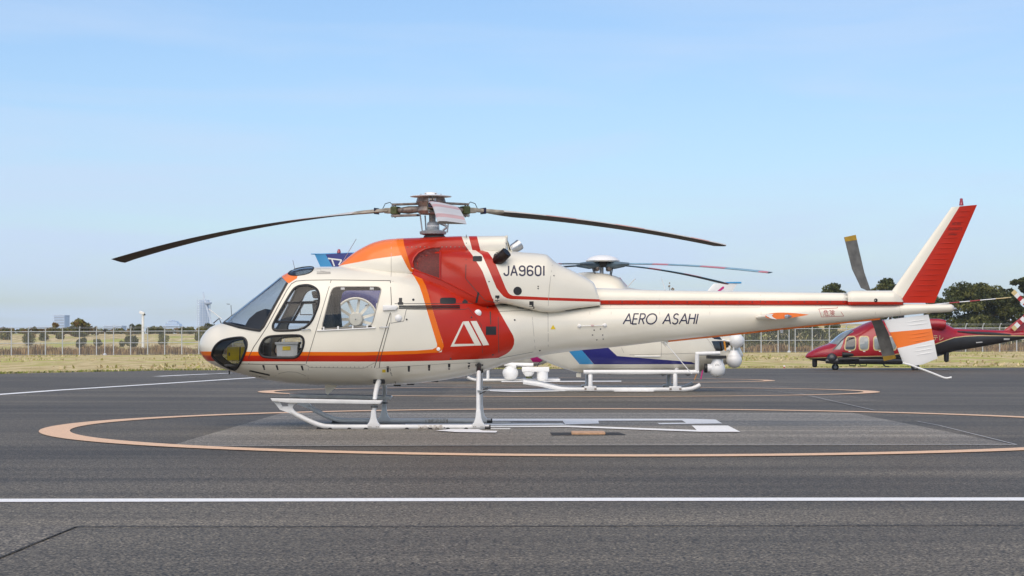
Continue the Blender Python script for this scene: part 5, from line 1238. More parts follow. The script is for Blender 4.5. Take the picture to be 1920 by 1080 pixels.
body2 = b2.emit('fuselage', 0, [M['white'], M['lblue'], M['hblue'], M['darkglass']], B)
bv2 = [b2.bvh]
def seam2(pts, w=0.6, m=None, par=None, bv=None, d=d2):
    mb = MB(); ribbon(mb, dense(pts, 14), w, bv or bv2, 0.006, d); return mb.build('seam', m or M['softseam'], par or body2)
for q in ([(1165, 652), (1170, 662)], [(1240, 640), (1240, 668)], [(1325, 634), (1345, 660)], [(1180, 665), (1320, 662)], [(1070, 692), (1300, 690)]): seam2(q)
mb = MB(); mb.tube([Vector(side_point(1190, 668, bv2, d2)) + Vector((0, -0.02, 0)), Vector(side_point(1238, 668, bv2, d2)) + Vector((0, -0.02, 0))], 0.015, 6); mb.build('door_rail', M['pure'], body2)
mb = MB(); mb.tube([P3(a, b, d2) for a, b in ((1161, 521), (1166, 527), (1175, 537.5))], 0.025, 8); mb.build('red_trim', M['rose'], body2, smooth=True)
mb = MB(); mb.tube([P3(a, b, d2) for a, b in ((1176, 538.5), (1191, 522.5))], 0.012, 6); mb.build('whip_antenna', M['pure'], body2)
mb = MB(); mb.tube([P3(a, b, d2) for a, b in ((1248, 545), (1240, 521))], 0.008, 6); mb.build('whip_antenna', M['pure'], body2)
# fenestron: duct with a hole, fan, fin
def duct(d, cx, cy, r, outline, thick, name, m, parent):
    c = P3(cx, cy, d); n = 64; v = []; f = []
    ol = [Vector((U(a, b, d)[0], 0, U(a, b, d)[1])) for a, b in outline]
    def cast(ang):
        dv = Vector((math.cos(ang), 0, math.sin(ang))); best = 9
        for i in range(len(ol)):
            a, b = ol[i] - Vector((c.x, 0, c.z)), ol[(i + 1) % len(ol)] - Vector((c.x, 0, c.z)); e = b - a
            det = dv.x * (-e.z) + e.x * dv.z
            if abs(det) < 1e-9: continue
            t = (a.x * (-e.z) + e.x * a.z) / det; u = (dv.x * a.z - dv.z * a.x) / det
            if t > 0 and -1e-6 <= u <= 1 + 1e-6: best = min(best, t)
        return best
    for i in range(n):
        ang = 2 * math.pi * i / n; dv = Vector((math.cos(ang), 0, math.sin(ang))); ro = cast(ang)
        for rr, yy in ((r, -thick * 0.42), (r + 0.03, -thick * 0.5), (ro - 0.05, -thick * 0.36), (ro, 0), (ro - 0.05, thick * 0.36), (r + 0.03, thick * 0.5), (r, thick * 0.42)):
            v.append(Vector((c.x, d - D0 + yy, c.z)) + dv * rr)
    for i in range(n):
        j = (i + 1) % n
        for k in range(7): f.append((i * 7 + k, i * 7 + (k + 1) % 7, j * 7 + (k + 1) % 7, j * 7 + k))
    return pmesh(name, v, f, m, parent, smooth=True)
du = duct(d2, 668, 599, 0.53, [(604, 540), (640, 528), (700, 535), (740, 552), (745, 606), (720, 640), (680, 660), (640, 655), (612, 625)], 0.34, 'fenestron_shroud', M['hblue'], B)
c = P3(668, 599, d2)
mb = MB()
for i in range(49):
    pass
mb.tube([c + Vector((0.53 * math.cos(6.2832 * i / 40), -0.14, 0.53 * math.sin(6.2832 * i / 40))) for i in range(41)], 0.035, 8, cap=False); mb.build('shroud_lip', M['white'], du, smooth=True)
mb = MB(); mb.lathe(c, [(0.02, -0.20), (0.15, -0.19), (0.185, -0.15), (0.185, 0.12), (0.1, 0.16)], 28, 'Y'); fh = mb.build('fan_hub', M['white'], B, smooth=True)
mb = MB(); mb.lathe(c + Vector((0, -0.2, 0)), [(0.014, 0.01), (0.014, -0.01)], 10, 'Y'); mb.build('hub_bolt', M['black'], fh)
for i in range(11):
    a = 6.2832 * i / 11 + 0.28; dv = Vector((math.cos(a), 0, math.sin(a))); tn = Vector((-math.sin(a), 0, math.cos(a)))
    v = []
    for r_, w_ in ((0.16, 0.04), (0.36, 0.035), (0.525, 0.03)):
        for e1, e2 in ((-1, -0.02), (1, 0.02)):
            for t_ in (-0.008, 0.008): v.append(c + dv * r_ + tn * (e1 * w_ + 0) + Vector((0, -0.03 + e2 + t_, 0)))
    f = []
    for k in range(2):
        o_ = k * 4; f += [(o_, o_ + 1, o_ + 5, o_ + 4), (o_ + 2, o_ + 6, o_ + 7, o_ + 3), (o_, o_ + 4, o_ + 6, o_ + 2), (o_ + 1, o_ + 3, o_ + 7, o_ + 5)]
    f += [(0, 2, 3, 1), (8, 9, 11, 10)]
    pmesh('fan_blade', v, f, M['white'], fh)
fin2 = wing('tail_fin', [(P3(735, 548, d2), P3(612, 548, d2), 0.20), (P3(690, 510, d2), P3(603, 505, d2), 0.16), (P3(664, 474, d2), P3(590, 477, d2), 0.10)], (0, 1, 0), lambda k, s, u: 1 if s > 0.76 else 0, [M['hblue'], M['lblue']], B, ns=20)
mb = MB(); mb.tube([P3(583, 476.2, d2), P3(600, 476.6, d2), P3(668, 474.2, d2)], [0.012, 0.02, 0.018], 8); mb.build('fin_tip_rail', M['lblue'], fin2, smooth=True)
mb = MB(); mb.lathe(P3(635.5, 474.5, d2), [(0.05, 0), (0.045, 0.05), (0.03, 0.09), (0.01, 0.10)], 12); mb.build('beacon', M['beacon'], fin2, smooth=True)
bpy.context.view_layer.update()
f2b = BVHTree.FromObject(fin2, bpy.context.evaluated_depsgraph_get())
mb = MB()
for q in ([(615, 484.6), (640.5, 487.6)], [(640.5, 487.6), (635, 497)], [(622, 485.6), (627, 499)]):
    for sp in stroke_polys(q, 2.6): decal_poly(mb, sp, [f2b], 0.006, d2, 0.15)
mb.build('fin_emblem', M['pure'], fin2)
st2 = wing('stabiliser', [(P3(790, 580, d2) + Vector((0, -1.2, 0)), P3(740, 580, d2) + Vector((0, -1.2, 0)), 0.08), (P3(790, 580, d2) + Vector((0, 1.2, 0)), P3(740, 580, d2) + Vector((0, 1.2, 0)), 0.08)], (0, 0, 1), lambda k, s, u: 0, [M['white']], B)
# rotor
h2 = P3(1130, 495, d2); hb2 = Vector((h2.x, h2.y, 0))
mb = MB(); mb.tube([P3(1128, 515, d2), P3(1128, 492, d2)], 0.05, 12); m2 = mb.build('mast', M['greymetal'], B, smooth=True)
mb = MB(); zc = P3(1130, 490.5, d2).z
mb.lathe((h2.x, h2.y, zc), [(0.25, 0.0), (0.40, -0.01), (0.43, 0.02), (0.36, 0.09), (0.22, 0.145), (0.08, 0.165), (0.01, 0.168)], 28); mb.build('hub_dome', M['pure'], B, smooth=True)
mb = MB(); mb.lathe((h2.x, h2.y, zc - 0.14), [(0.08, 0), (0.20, 0.03), (0.22, 0.12), (0.1, 0.16)], 16); mb.build('rotor_hub', M['dark'], B, smooth=True)
for ang, zt in ((-43, 2.83), (47, 2.79), (137, 2.85), (227, 2.85)):
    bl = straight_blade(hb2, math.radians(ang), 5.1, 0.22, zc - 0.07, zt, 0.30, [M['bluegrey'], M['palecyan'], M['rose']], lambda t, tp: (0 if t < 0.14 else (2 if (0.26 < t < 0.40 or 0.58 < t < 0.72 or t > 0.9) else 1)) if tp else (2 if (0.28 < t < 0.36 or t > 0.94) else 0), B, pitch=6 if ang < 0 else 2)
    dr = Vector((math.cos(math.radians(ang)), math.sin(math.radians(ang)), 0))
    mb = MB(); mb.tube([hb2 + dr * 0.15 + Vector((0, 0, zc - 0.09)), hb2 + dr * 0.45 + Vector((0, 0, zc - 0.09)), hb2 + dr * 0.85 + Vector((0, 0, zc - 0.08))], [0.07, 0.085, 0.03], 10); mb.build('blade_cuff', M['bluegrey'], bl, smooth=True)
    mb = MB(); mb.lathe(hb2 + dr * 0.22 + Vector((0, 0, zc - 0.24)), [(0.04, 0), (0.065, 0.03), (0.065, 0.09), (0.04, 0.12)], 10); mb.build('damper', M['hubmetal'], bl, smooth=True)
    mb = MB(); mb.tube([hb2 + dr * 0.34 + Vector((0, 0, zc - 0.12)), hb2 + dr * 0.26 + Vector((0, 0, zc - 0.42))], 0.014, 6); mb.build('pitch_link', M['dark'], bl)
# skids
for sg in (-1, 1):
    S = lambda l: [Vector((p.x, Y2 + sg * -1 * (p.y - Y2) if sg > 0 else p.y, p.z)) for p in [P3(a, b, d2 - 1.0) for a, b in l]]
    mb = MB(); mb.tube(S([(981, 716), (1010, 720), (1052, 729.5), (1066, 730.5), (1200, 730.5), (1284, 730.5), (1298, 728.5), (1306, 725.5), (1313, 721.5)]), 0.055, 12); sk = mb.build('skid_tube', M['skid'], B, smooth=True)
    for a, tp in ((1107, 696), (1266, 693)):
        yo = -sg * -1
        mb = MB(); p1 = S([(a, 727)])[0]; p0 = Vector((U(a, tp, d2)[0], Y2 + (p1.y - Y2) * 0.55, U(a, tp, d2)[1]))
        mb.tube([p0, Vector((p1.x, Y2 + (p1.y - Y2) * 0.9, p0.z - 0.06)), Vector((p1.x, p1.y, p0.z - 0.16)), p1], [0.06, 0.06, 0.055, 0.055], 10); lg_ = mb.build('leg', M['skid'], sk, smooth=True)
        mb = MB(); mb.box(p1 + Vector((0, 0, -0.02)), (0.30, 0.13, 0.12)); mb.build('shoe', M['skid'], lg_, bevel=0.02, smooth=True)
        for dx in (-0.12, 0.12): mb = MB(); mb.box(p1 + Vector((dx, -0.068, -0.03)), (0.05, 0.01, 0.05)); mb.build('bolt_plate', M['hubmetal'], lg_)
mb = MB(); mb.tube([P3(a, b, d2 - 0.95) for a, b in ((1094, 697.5), (1310, 697.5))], 0.055, 12); tubo = mb.build('side_boom', M['pure'], B, smooth=True)
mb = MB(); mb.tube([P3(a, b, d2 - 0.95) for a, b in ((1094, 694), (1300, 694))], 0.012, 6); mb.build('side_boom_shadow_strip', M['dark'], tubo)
# camera turret on its bracket
mb = MB(); mb.tube([P3(1307, 699, d2 - 0.95), P3(1307, 664, d2 - 0.95)], 0.055, 12); br = mb.build('turret_bracket', M['pure'], B, smooth=True)
mb = MB(); mb.tube([P3(1304, 663.5, d2 - 0.95), P3(1350, 662, d2 - 0.95)], 0.05, 12); mb.build('bracket_arm', M['pure'], br, smooth=True)
mb = MB(); mb.box(P3(1343, 669.5, d2 - 0.95), (0.46, 0.36, 0.075)); mb.build('turret_mount', M['black'], br, bevel=0.01)
mb = MB(); tc_ = P3(1345, 691, d2 - 0.95); mb.lathe(tc_, [(0.03, -0.215), (0.12, -0.185), (0.185, -0.10), (0.195, 0.0), (0.17, 0.10), (0.14, 0.16), (0.135, 0.26)], 28); tu = mb.build('camera_turret', M['pure'], B, smooth=True)
mb = MB(); mb.tube([tc_ + Vector((-0.10, -0.02, 0.01)), tc_ + Vector((-0.26, -0.02, 0.01))], 0.105, 20); mb.build('lens_barrel', M['pure'], tu, smooth=True)
mb = MB(); mb.tube([tc_ + Vector((-0.25, -0.02, 0.01)), tc_ + Vector((-0.32, -0.02, 0.01))], 0.11, 20); mb.build('lens_cap', M['black'], tu, smooth=True)
bpy.context.view_layer.update()
tub = BVHTree.FromObject(tu, bpy.context.evaluated_depsgraph_get())
text_decal('EX7', 1341, 686.2, 4.2, [tub], 0.003, 'turret_lettering', M['dark'], tu, d=d2 - 0.95, shear=0.3)
mb = MB(); mb.tube([P3(a, b, d2 - 1.0) for a, b in ((1317.5, 694), (1316, 702), (1314, 711))], 0.016, 6); mb.build('red_ribbon', M['magenta'], tu)
mb = MB(); mb.tube([P3(a, b, d2 - 1.0) for a, b in ((1306, 702), (1302, 712))], 0.008, 6); mb.build('cord', M['rust'], br)
# nose spheres with their frame
mb = MB(); mb.sphere(P3(1381, 639, d2 - 0.45), 0.187, 28); ns1 = mb.build('nose_radome', M['pure'], B, smooth=True)
mb = MB(); mb.sphere(P3(1376.5, 675.5, d2 - 0.45), 0.195, 28); ns2 = mb.build('nose_camera_ball', M['pure'], B, smooth=True)
mb = MB(); mb.lathe(P3(1376, 667, d2 - 0.45), [(0.15, -0.02), (0.17, 0.0), (0.12, 0.07), (0.10, 0.13)], 20); mb.build('ball_neck', M['pure'], ns2, smooth=True)
for a, b, c_, e_ in ((1352, 637, 1376, 641), (1367, 657, 1368, 648), (1375, 664, 1376, 644), (1370, 651, 1357, 660)):
    mb = MB(); mb.tube([P3(a, b, d2 - 0.5), P3(c_, e_, d2 - 0.5)], 0.022, 8); mb.build('frame_tube', M['pure'], ns1, smooth=True)
mb = MB(); mb.tube([P3(1358, 640, d2 - 0.62), P3(1360.5, 657.5, d2 - 0.62)], 0.022, 6); mb.build('orange_strap', M['rust'], ns1)
for a in (1143, 1190): mb = MB(); mb.lathe(P3(a + 100, 702, d2 - 0.3), [(0.03, -0.03), (0.07, 0.0), (0.07, 0.04)], 12); mb.build('belly_light', M['metal'], body2, smooth=True)
mb = MB(); mb.box(P3(1085, 703.5, d2 - 0.2), (0.12, 0.1, 0.10)); mb.build('belly_antenna', M['white'], body2, bevel=0.01)

# ---------------- white helicopter with magenta patch, nose to the left, behind the other two
d3 = 64.0; Y3 = d3 - D0
C3 = thing('helicopter', 'white helicopter with magenta patch and camera balls, mostly hidden, nose left', 'helicopter', (U(950, 0, d3)[0], Y3, 0))
b3 = Loft(d3, top=[(812, 652), (818, 640), (835, 620), (865, 592), (890, 578), (920, 572), (980, 570), (1020, 580), (1060, 588), (1200, 590), (1385, 588)],
          bot=[(812, 658), (820, 668), (845, 682), (880, 688), (960, 689.5), (1000, 687), (1030, 678), (1060, 655), (1100, 632), (1200, 620), (1385, 602)],
          width=[(812, 0.08), (825, 0.45), (860, 0.78), (920, 0.90), (980, 0.88), (1040, 0.55), (1100, 0.34), (1385, 0.12)], mid=[(812, 0.5), (920, 0.4), (1385, 0.5)], nt_=[(812, 2.2), (950, 2.6), (1385, 2)], nb_=[(812, 2.2), (950, 2.6), (1385, 2)], step=9, seg=48)
b3.paint([[(988, 664), (1010, 662), (1020, 673.5), (1012, 679), (999, 679)]], 1)
body3 = b3.emit('fuselage', 0, [M['white'], M['magenta']], C3)
fin3 = wing('tail_fin', [(P3(1310, 592, d3), P3(1368, 592, d3), 0.16), (P3(1328, 543, d3), P3(1375, 543, d3), 0.11), (P3(1338, 532, d3), P3(1384, 530, d3), 0.08)], (0, 1, 0), lambda k, s, u: 0, [M['pure']], C3)
bpy.context.view_layer.update(); f3b = BVHTree.FromObject(fin3, bpy.context.evaluated_depsgraph_get())
mb = MB(); decal_poly(mb, [(1345, 545.5), (1355, 537), (1358, 537.5), (1357, 541), (1351, 545.5)], [f3b], 0.006, d3, 0.2); mb.build('fin_stripe', M['magenta'], fin3)
mb = MB(); mb.tube([P3(1360, 530.4, d3), P3(1390, 530.0, d3)], 0.03, 6); mb.build('fin_tip', M['lblue'], fin3)
h3 = P3(945, 545, d3); mb = MB(); mb.tube([P3(945, 575, d3), P3(945, 545, d3)], 0.06, 12); mb.build('mast', M['greymetal'], C3, smooth=True)
mb = MB(); mb.lathe(h3, [(0.1, -0.08), (0.25, -0.04), (0.25, 0.02), (0.1, 0.06)], 16); mb.build('rotor_hub', M['hubmetal'], C3, smooth=True)
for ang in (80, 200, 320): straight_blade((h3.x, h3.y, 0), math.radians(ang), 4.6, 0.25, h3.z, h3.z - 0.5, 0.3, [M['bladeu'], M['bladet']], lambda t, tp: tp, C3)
for sg in (-1, 1):
    S = lambda l: [Vector((p.x, Y3 + (p.y - Y3) * (1 if sg < 0 else -1), p.z)) for p in [P3(a, b, d3 - 1.0) for a, b in l]]
    mb = MB(); mb.tube(S([(876, 707.5), (882, 710.5), (890, 712.5), (905, 713), (1050, 713)]), 0.05, 10); sk = mb.build('skid_tube', M['skid'], C3, smooth=True)
    for a in (915, 990):
        mb = MB(); p1 = S([(a, 712)])[0]; mb.tube([Vector((p1.x, Y3 + (p1.y - Y3) * 0.6, U(0, 686, d3)[1])), Vector((p1.x, Y3 + (p1.y - Y3) * 0.95, U(0, 692, d3)[1])), p1], 0.05, 8); mb.build('leg', M['skid'], sk, smooth=True)
dd = d3 - 1.35
mb = MB(); mb.sphere(P3(957, 699.5, dd), 0.25, 24, (1, 1, 0.92)); cb1 = mb.build('camera_ball', M['pure'], C3, smooth=True)
mb = MB(); mb.prism([U(a, b, dd) for a, b in ((946, 690), (960, 684), (968, 683), (968, 690))], dd - D0 - 0.15, dd - D0 + 0.15); mb.build('ball_fairing', M['pure'], cb1, bevel=0.02, smooth=True)
mb = MB(); mb.tube([P3(945, 683, dd + 0.1), P3(1000, 684, dd + 0.1)], 0.06, 10); arm = mb.build('pod_arm', M['pure'], C3, smooth=True)
mb = MB(); mb.box(P3(1004, 692.5, dd), (0.86, 0.36, 0.15)); pod = mb.build('camera_pod', M['pure'], C3, bevel=0.03, smooth=True)
mb = MB(); mb.lathe(P3(991, 705.5, dd), [(0.10, 0), (0.13, 0.04), (0.18, 0.09), (0.19, 0.14)], 18); mb.build('pod_flange', M['pure'], pod, smooth=True)
mb = MB(); mb.lathe(P3(992, 709.5, dd), [(0.10, 0), (0.11, 0.06)], 16); mb.build('pod_sensor', M['green'], pod, smooth=True)
mb = MB(); mb.lathe(P3(1017, 712, dd), [(0.02, -0.09), (0.10, -0.065), (0.16, 0.0), (0.178, 0.06), (0.178, 0.26)], 22); mb.build('pod_turret', M['pure'], pod, smooth=True)
mb = MB(); mb.tube([P3(a, b, dd) for a, b in ((1018, 676), (1010, 681), (1007, 688))], 0.012, 6); mb.build('pod_cable', M['dark'], pod)

# ---------------- maroon twin engine helicopter beyond the tail
d4 = 93.0; Y4 = d4 - D0
E = thing('helicopter', 'maroon and black wheeled helicopter with gold framed windows beyond the tail', 'helicopter', (U(1680, 0, d4)[0], Y4, 0))
b4 = Loft(d4, top=[(1510, 668), (1513, 663.5), (1520, 658.5), (1530, 653), (1542, 648), (1552, 645), (1560, 639), (1570, 630.5), (1578, 624.5), (1588, 620), (1598, 617), (1622, 606), (1638, 601), (1655, 599.5), (1700, 600), (1745, 602.5), (1768, 605), (1780, 611), (1788, 615), (1840, 617.5), (1890, 619.5), (1960, 621)],
          bot=[(1510, 670), (1513, 671.5), (1520, 674), (1540, 677), (1556, 678.5), (1595, 682), (1686, 683.5), (1700, 681), (1720, 676), (1755, 669), (1790, 658.5), (1830, 652), (1870, 644.8), (1920, 635.6), (1960, 630)],
          width=[(1510, 0.05), (1515, 0.25), (1530, 0.5), (1555, 0.78), (1590, 1.0), (1640, 1.1), (1700, 1.1), (1740, 0.95), (1785, 0.6), (1840, 0.40), (1900, 0.30), (1960, 0.2)],
          mid=[(1510, 0.45), (1600, 0.42), (1780, 0.5), (1960, 0.5)], nt_=[(1510, 2.1), (1600, 2.4), (1700, 2.6), (1960, 2.1)], nb_=[(1510, 2.1), (1600, 2.8), (1700, 2.8), (1960, 2.2)], step=6, seg=64)
gl = [(1505, 672.5), (1560, 669.5), (1660, 667.5), (1700, 661), (1730, 652), (1755, 644.8), (1775, 637.5), (1789, 633), (1810, 630.3), (1835, 629.2), (1890, 629.5), (1965, 630)]
b4.paint(strip(gl, [(a, 700) for a, b in gl]), 1)
b4.paint(strip([(a, b - 0.7) for a, b in gl], [(a, b + 0.9) for a, b in gl]), 2)
b4.paint([[(1556, 644), (1578, 622), (1596, 615), (1601, 622), (1590, 628), (1570, 646)], [(1563, 655.5), (1568, 648), (1583, 630), (1580, 645), (1575, 655)]], 3)
body4 = b4.emit('fuselage', 0, [M['maroon'], M['charcoal'], M['gold'], M['greyglass']], E); bv4 = [b4.bvh]
for i, (x0, x1, sl) in enumerate(((1581.5, 1605.5, 5), (1610, 1630, 0), (1637, 1657, 0), (1663, 1682, 0))):
    o_ = rounded([(x0 + sl, 629.8), (x1, 629.8), (x1 - 0.5, 657.5), (x0, 657.5)], 3, 0.28); i_ = rounded([(x0 + sl + 1.6, 631.8), (x1 - 1.8, 631.8), (x1 - 2.2, 655.5), (x0 + 2.2, 655.5)], 3, 0.28)
    w_ = patch2([o_], M['gold'], body4, 'window', bv4, d4, 0.008); patch2([i_], M['darkglass'] if i in (0,) else M['greyglass'], w_, 'pane', bv4, d4, 0.016)
for a, b in ((1593, 658), (1620, 658), (1650, 658)): patch2([[(a - 2, b), (a + 2.5, b), (a + 2.5, b + 1.6), (a - 2, b + 1.6)]], M['pure'], body4, 'step_plate', bv4, d4, 0.01)
mb = MB(); ribbon(mb, dense([(1576, 641), (1561, 657)], 10), 1.6, bv4, 0.012, d4); ribbon(mb, dense([(1601, 618), (1575, 641)], 8), 1.6, bv4, 0.012, d4); mb.build('windscreen_post', M['charcoal'], body4)
text_decal('テレ', 1749.5, 638.2, 9.0, bv4, 0.01, 'side_lettering', M['gold'], body4, d=d4, sx=0.85)
patch2([[(1882, 634.5), (1893, 634.5), (1893, 637.5), (1882, 637.5)]], M['plastic'], body4, 'data_plate', bv4, d4, 0.012); patch2([[(1830, 641.5), (1842, 640.5), (1842, 642.2), (1830, 643.2)]], M['plastic'], body4, 'data_plate', bv4, d4, 0.012)
mb = MB(); mb.tube([Vector(side_point(a, b, bv4, d4)) + Vector((0, -0.03, 0)) for a, b in ((1795, 621.5), (1830, 624), (1862, 625.5), (1895, 627.5))], [0.03, 0.06, 0.06, 0.03], 6); mb.build('boom_strake', M['charcoal'], body4, smooth=True)
# engine exhaust
mb = MB(); mb.tube([P3(1742, 608, d4 - 0.75), P3(1760, 607.5, d4 - 0.8), P3(1772, 609, d4 - 0.82)], [0.26, 0.24, 0.22], 18, cap=False); mb.build('exhaust_pipe', M['maroon'], body4, smooth=True)
mb = MB(); mb.tube([P3(1768, 608.5, d4 - 0.83), P3(1772.3, 609, d4 - 0.83)], [0.20, 0.205], 18); mb.build('exhaust_bore', M['exh'], body4)
# belly fairing, sponson, gear
mb = MB(); mb.tube([P3(a, b, d4 - 0.75) for a, b in ((1548, 677), (1570, 676.5), (1630, 675.5), (1690, 676), (1698, 676))], [0.10, 0.17, 0.18, 0.17, 0.10], 12); mb.build('belly_fairing', M['charcoal'], body4, smooth=True)
mb = MB(); mb.tube([P3(a, b, d4 - 0.95) for a, b in ((1572, 674), (1610, 673))], 0.10, 12); mb.build('float_pack', M['black'], body4, smooth=True)
mb = MB(); mb.tube([P3(a, b, d4 - 0.9) for a, b in ((1579, 665), (1600, 664.5))], [0.13, 0.1], 12); mb.build('side_lamp', M['black'], body4, smooth=True)
mb = MB(); mb.sphere(P3(1560, 672, d4 - 0.7), 0.26, 16); mb.build('lamp_housing', M['charcoal'], body4, smooth=True)
mb = MB(); mb.lathe(P3(1527.5, 682, d4), [(0.04, -0.17), (0.11, -0.13), (0.12, 0), (0.12, 0.18)], 16); mb.build('nose_camera', M['black'], body4, smooth=True)
mb = MB(); mb.lathe(P3(1774.5, 671, d4 - 0.3), [(0.04, -0.20), (0.11, -0.15), (0.12, 0), (0.12, 0.30)], 16); mb.build('tail_camera', M['black'], body4, smooth=True)
mb = MB(); mb.box(P3(1765, 660.5, d4 - 0.5), (0.09, 0.05, 0.09)); mb.build('strobe', M['pure'], body4)
for a, b in ((1592, 681.5), (1612, 682)): mb = MB(); mb.tube([P3(a, b, d4 - 0.9), P3(a + 1, b + 4, d4 - 0.9), P3(a + 12, b + 4, d4 - 0.9), P3(a + 13, b, d4 - 0.9)], 0.025, 6); mb.build('step_loop', M['black'], body4)
mb = MB(); mb.tube([P3(1655, 682, d4 - 0.9), P3(1660, 687, d4 - 0.9), P3(1667, 687.5, d4 - 0.9)], 0.03, 6); mb.build('boarding_step', M['black'], body4)
def wheel(px, py, y, r, parent):
    c = P3(px, py, d4 + y); mb = MB(); mb.lathe(c, [(r * 0.55, -0.09), (r * 0.92, -0.085), (r, -0.04), (r, 0.04), (r * 0.92, 0.085), (r * 0.55, 0.09)], 22, 'Y'); w_ = mb.build('wheel', M['black'], parent, smooth=True)
    mb = MB(); mb.lathe(c + Vector((0, -0.092, 0)), [(r * 0.5, 0.01), (r * 0.46, -0.006), (0.03, -0.012)], 16, 'Y'); mb.build('rim', M['greymetal'], w_, smooth=True)
    mb = MB(); mb.tube([c + Vector((0, -0.09, 0)), c + Vector((0, -0.09, 0.18)), c + Vector((0, 0, 0.24)), c + Vector((-0.02, 0, 0.5))], 0.035, 8); mb.build('strut', M['greymetal'], w_, smooth=True)
wheel(1566, 688.3, -0.12, 0.165, E)
for y_ in (-1.2, 1.2): wheel(1716, 687.4, y_, 0.19, E)
fin4 = wing('tail_fin', [(P3(1880, 621, d4), P3(1960, 630, d4), 0.30), (P3(1918, 592, d4), P3(1975, 592, d4), 0.22), (P3(1945, 560, d4), P3(1990, 556, d4), 0.16)], (0, 1, 0), lambda k, s, u: 0, [M['maroon']], E)
h4 = P3(1690, 575, d4); mb = MB(); mb.tube([P3(1690, 602, d4), P3(1690, 573, d4)], 0.14, 12); mb.build('mast', M['charcoal'], E, smooth=True)
mb = MB(); mb.lathe(h4, [(0.1, -0.12), (0.35, -0.08), (0.35, 0.03), (0.12, 0.10)], 18); mb.build('rotor_hub', M['charcoal'], E, smooth=True)
for k in range(5):
    ang = math.radians(-8 + 72 * k); straight_blade((h4.x, h4.y, 0), ang, 5.0, 0.3, h4.z, h4.z + (0.42 if k == 0 else -0.25), 0.34, [M['pure'], M['redink'], M['gold']], lambda t, tp: 2 if t > 0.84 else (1 if (0.36 < t < 0.48 or 0.58 < t < 0.70) else 0), E, droop=1.0)
ht = P3(1935, 582, d4 - 0.35); mb = MB(); mb.lathe(ht, [(0.05, -0.1), (0.12, -0.08), (0.12, 0.05)], 14, 'Y'); mb.build('tail_rotor_hub', M['charcoal'], E, smooth=True)
for ang in (135, 225, 315, 45):
    a = math.radians(ang); dv = Vector((math.cos(a), 0, math.sin(a))); tn = Vector((-math.sin(a), 0, math.cos(a))) * 0.11
    pr = None
    for i in range(6):
        r0, r1 = 0.12 + i * 0.19, 0.12 + (i + 1) * 0.19
        v = [ht + dv * r_ + tn * e + Vector((0, y_, 0)) for r_ in (r0, r1) for e in (-1, 1) for y_ in (-0.02, 0.02)]
        nm = 'tail_rotor_blade' if pr is None else 'colour_band'
        o_ = pmesh(nm, v, [(0, 1, 3, 2), (4, 6, 7, 5), (0, 4, 5, 1), (2, 3, 7, 6), (0, 2, 6, 4), (1, 5, 7, 3)], M['gold'] if i == 5 else (M['redink'] if i % 2 else M['pure']), E if pr is None else pr)
        pr = pr or o_

# ================================================================== plants
LC = {}
def leafmat(name, col, col2): return mat(name, col, 0.75, var=0.3, vscale=0.55, col2=col2, spec=0.2)
LC['pine'] = leafmat('pine_needles', (0.080, 0.095, 0.030), (0.028, 0.036, 0.013))
LC['pine2'] = leafmat('pine_needles_light', (0.18, 0.18, 0.055), (0.08, 0.09, 0.03))
LC['bush'] = leafmat('bush_leaves', (0.115, 0.12, 0.034), (0.045, 0.05, 0.016))
LC['bush2'] = leafmat('bush_leaves_light', (0.24, 0.225, 0.06), (0.11, 0.11, 0.034))
LC['brown'] = leafmat('autumn_leaves', (0.27, 0.17, 0.06), (0.12, 0.075, 0.03))
M['bark'] = mat('bark', (0.09, 0.065, 0.045), 0.9, var=0.3, vscale=3)
def leaf_mesh(name, centers, radii, n, size, mats, parent, shell=0.45, flat=0.75):
    """many small leaf faces spread through clumps"""
    C = np.array(centers); R = np.array(radii); w = R ** 2; w = w / w.sum()
    k = RNG.choice(len(C), n, p=w)
    u = RNG.normal(0, 1, (n, 3)); u /= np.linalg.norm(u, axis=1)[:, None]
    rr = R[k] * (shell + (1.05 - shell) * RNG.uniform(0, 1, n) ** 0.6)
    P = C[k] + u * rr[:, None] * np.array([1, 1, flat])
    a = RNG.normal(0, 1, (n, 3)); a /= np.linalg.norm(a, axis=1)[:, None]
    b = np.cross(a, RNG.normal(0, 1, (n, 3))); b /= np.linalg.norm(b, axis=1)[:, None]
    s = size * RNG.uniform(0.6, 1.5, n)[:, None]
    v = np.stack([P - a * s, P + b * s * 0.55, P + a * s, P - b * s * 0.55], 1).reshape(-1, 3)
    me = bpy.data.meshes.new(name)
    me.vertices.add(4 * n); me.vertices.foreach_set('co', v.ravel())
    me.loops.add(4 * n); me.loops.foreach_set('vertex_index', np.arange(4 * n, dtype=np.int32))
    me.polygons.add(n); me.polygons.foreach_set('loop_start', np.arange(0, 4 * n, 4, dtype=np.int32))
    for m_ in mats: me.materials.append(m_)
    ck = RNG.integers(0, len(mats), len(C)); mi = np.where(RNG.uniform(0, 1, n) < 0.75, ck[k], RNG.integers(0, len(mats), n))
    me.polygons.foreach_set('material_index', mi.astype(np.int32)); me.update(); me.validate()
    return link(name, me, parent)
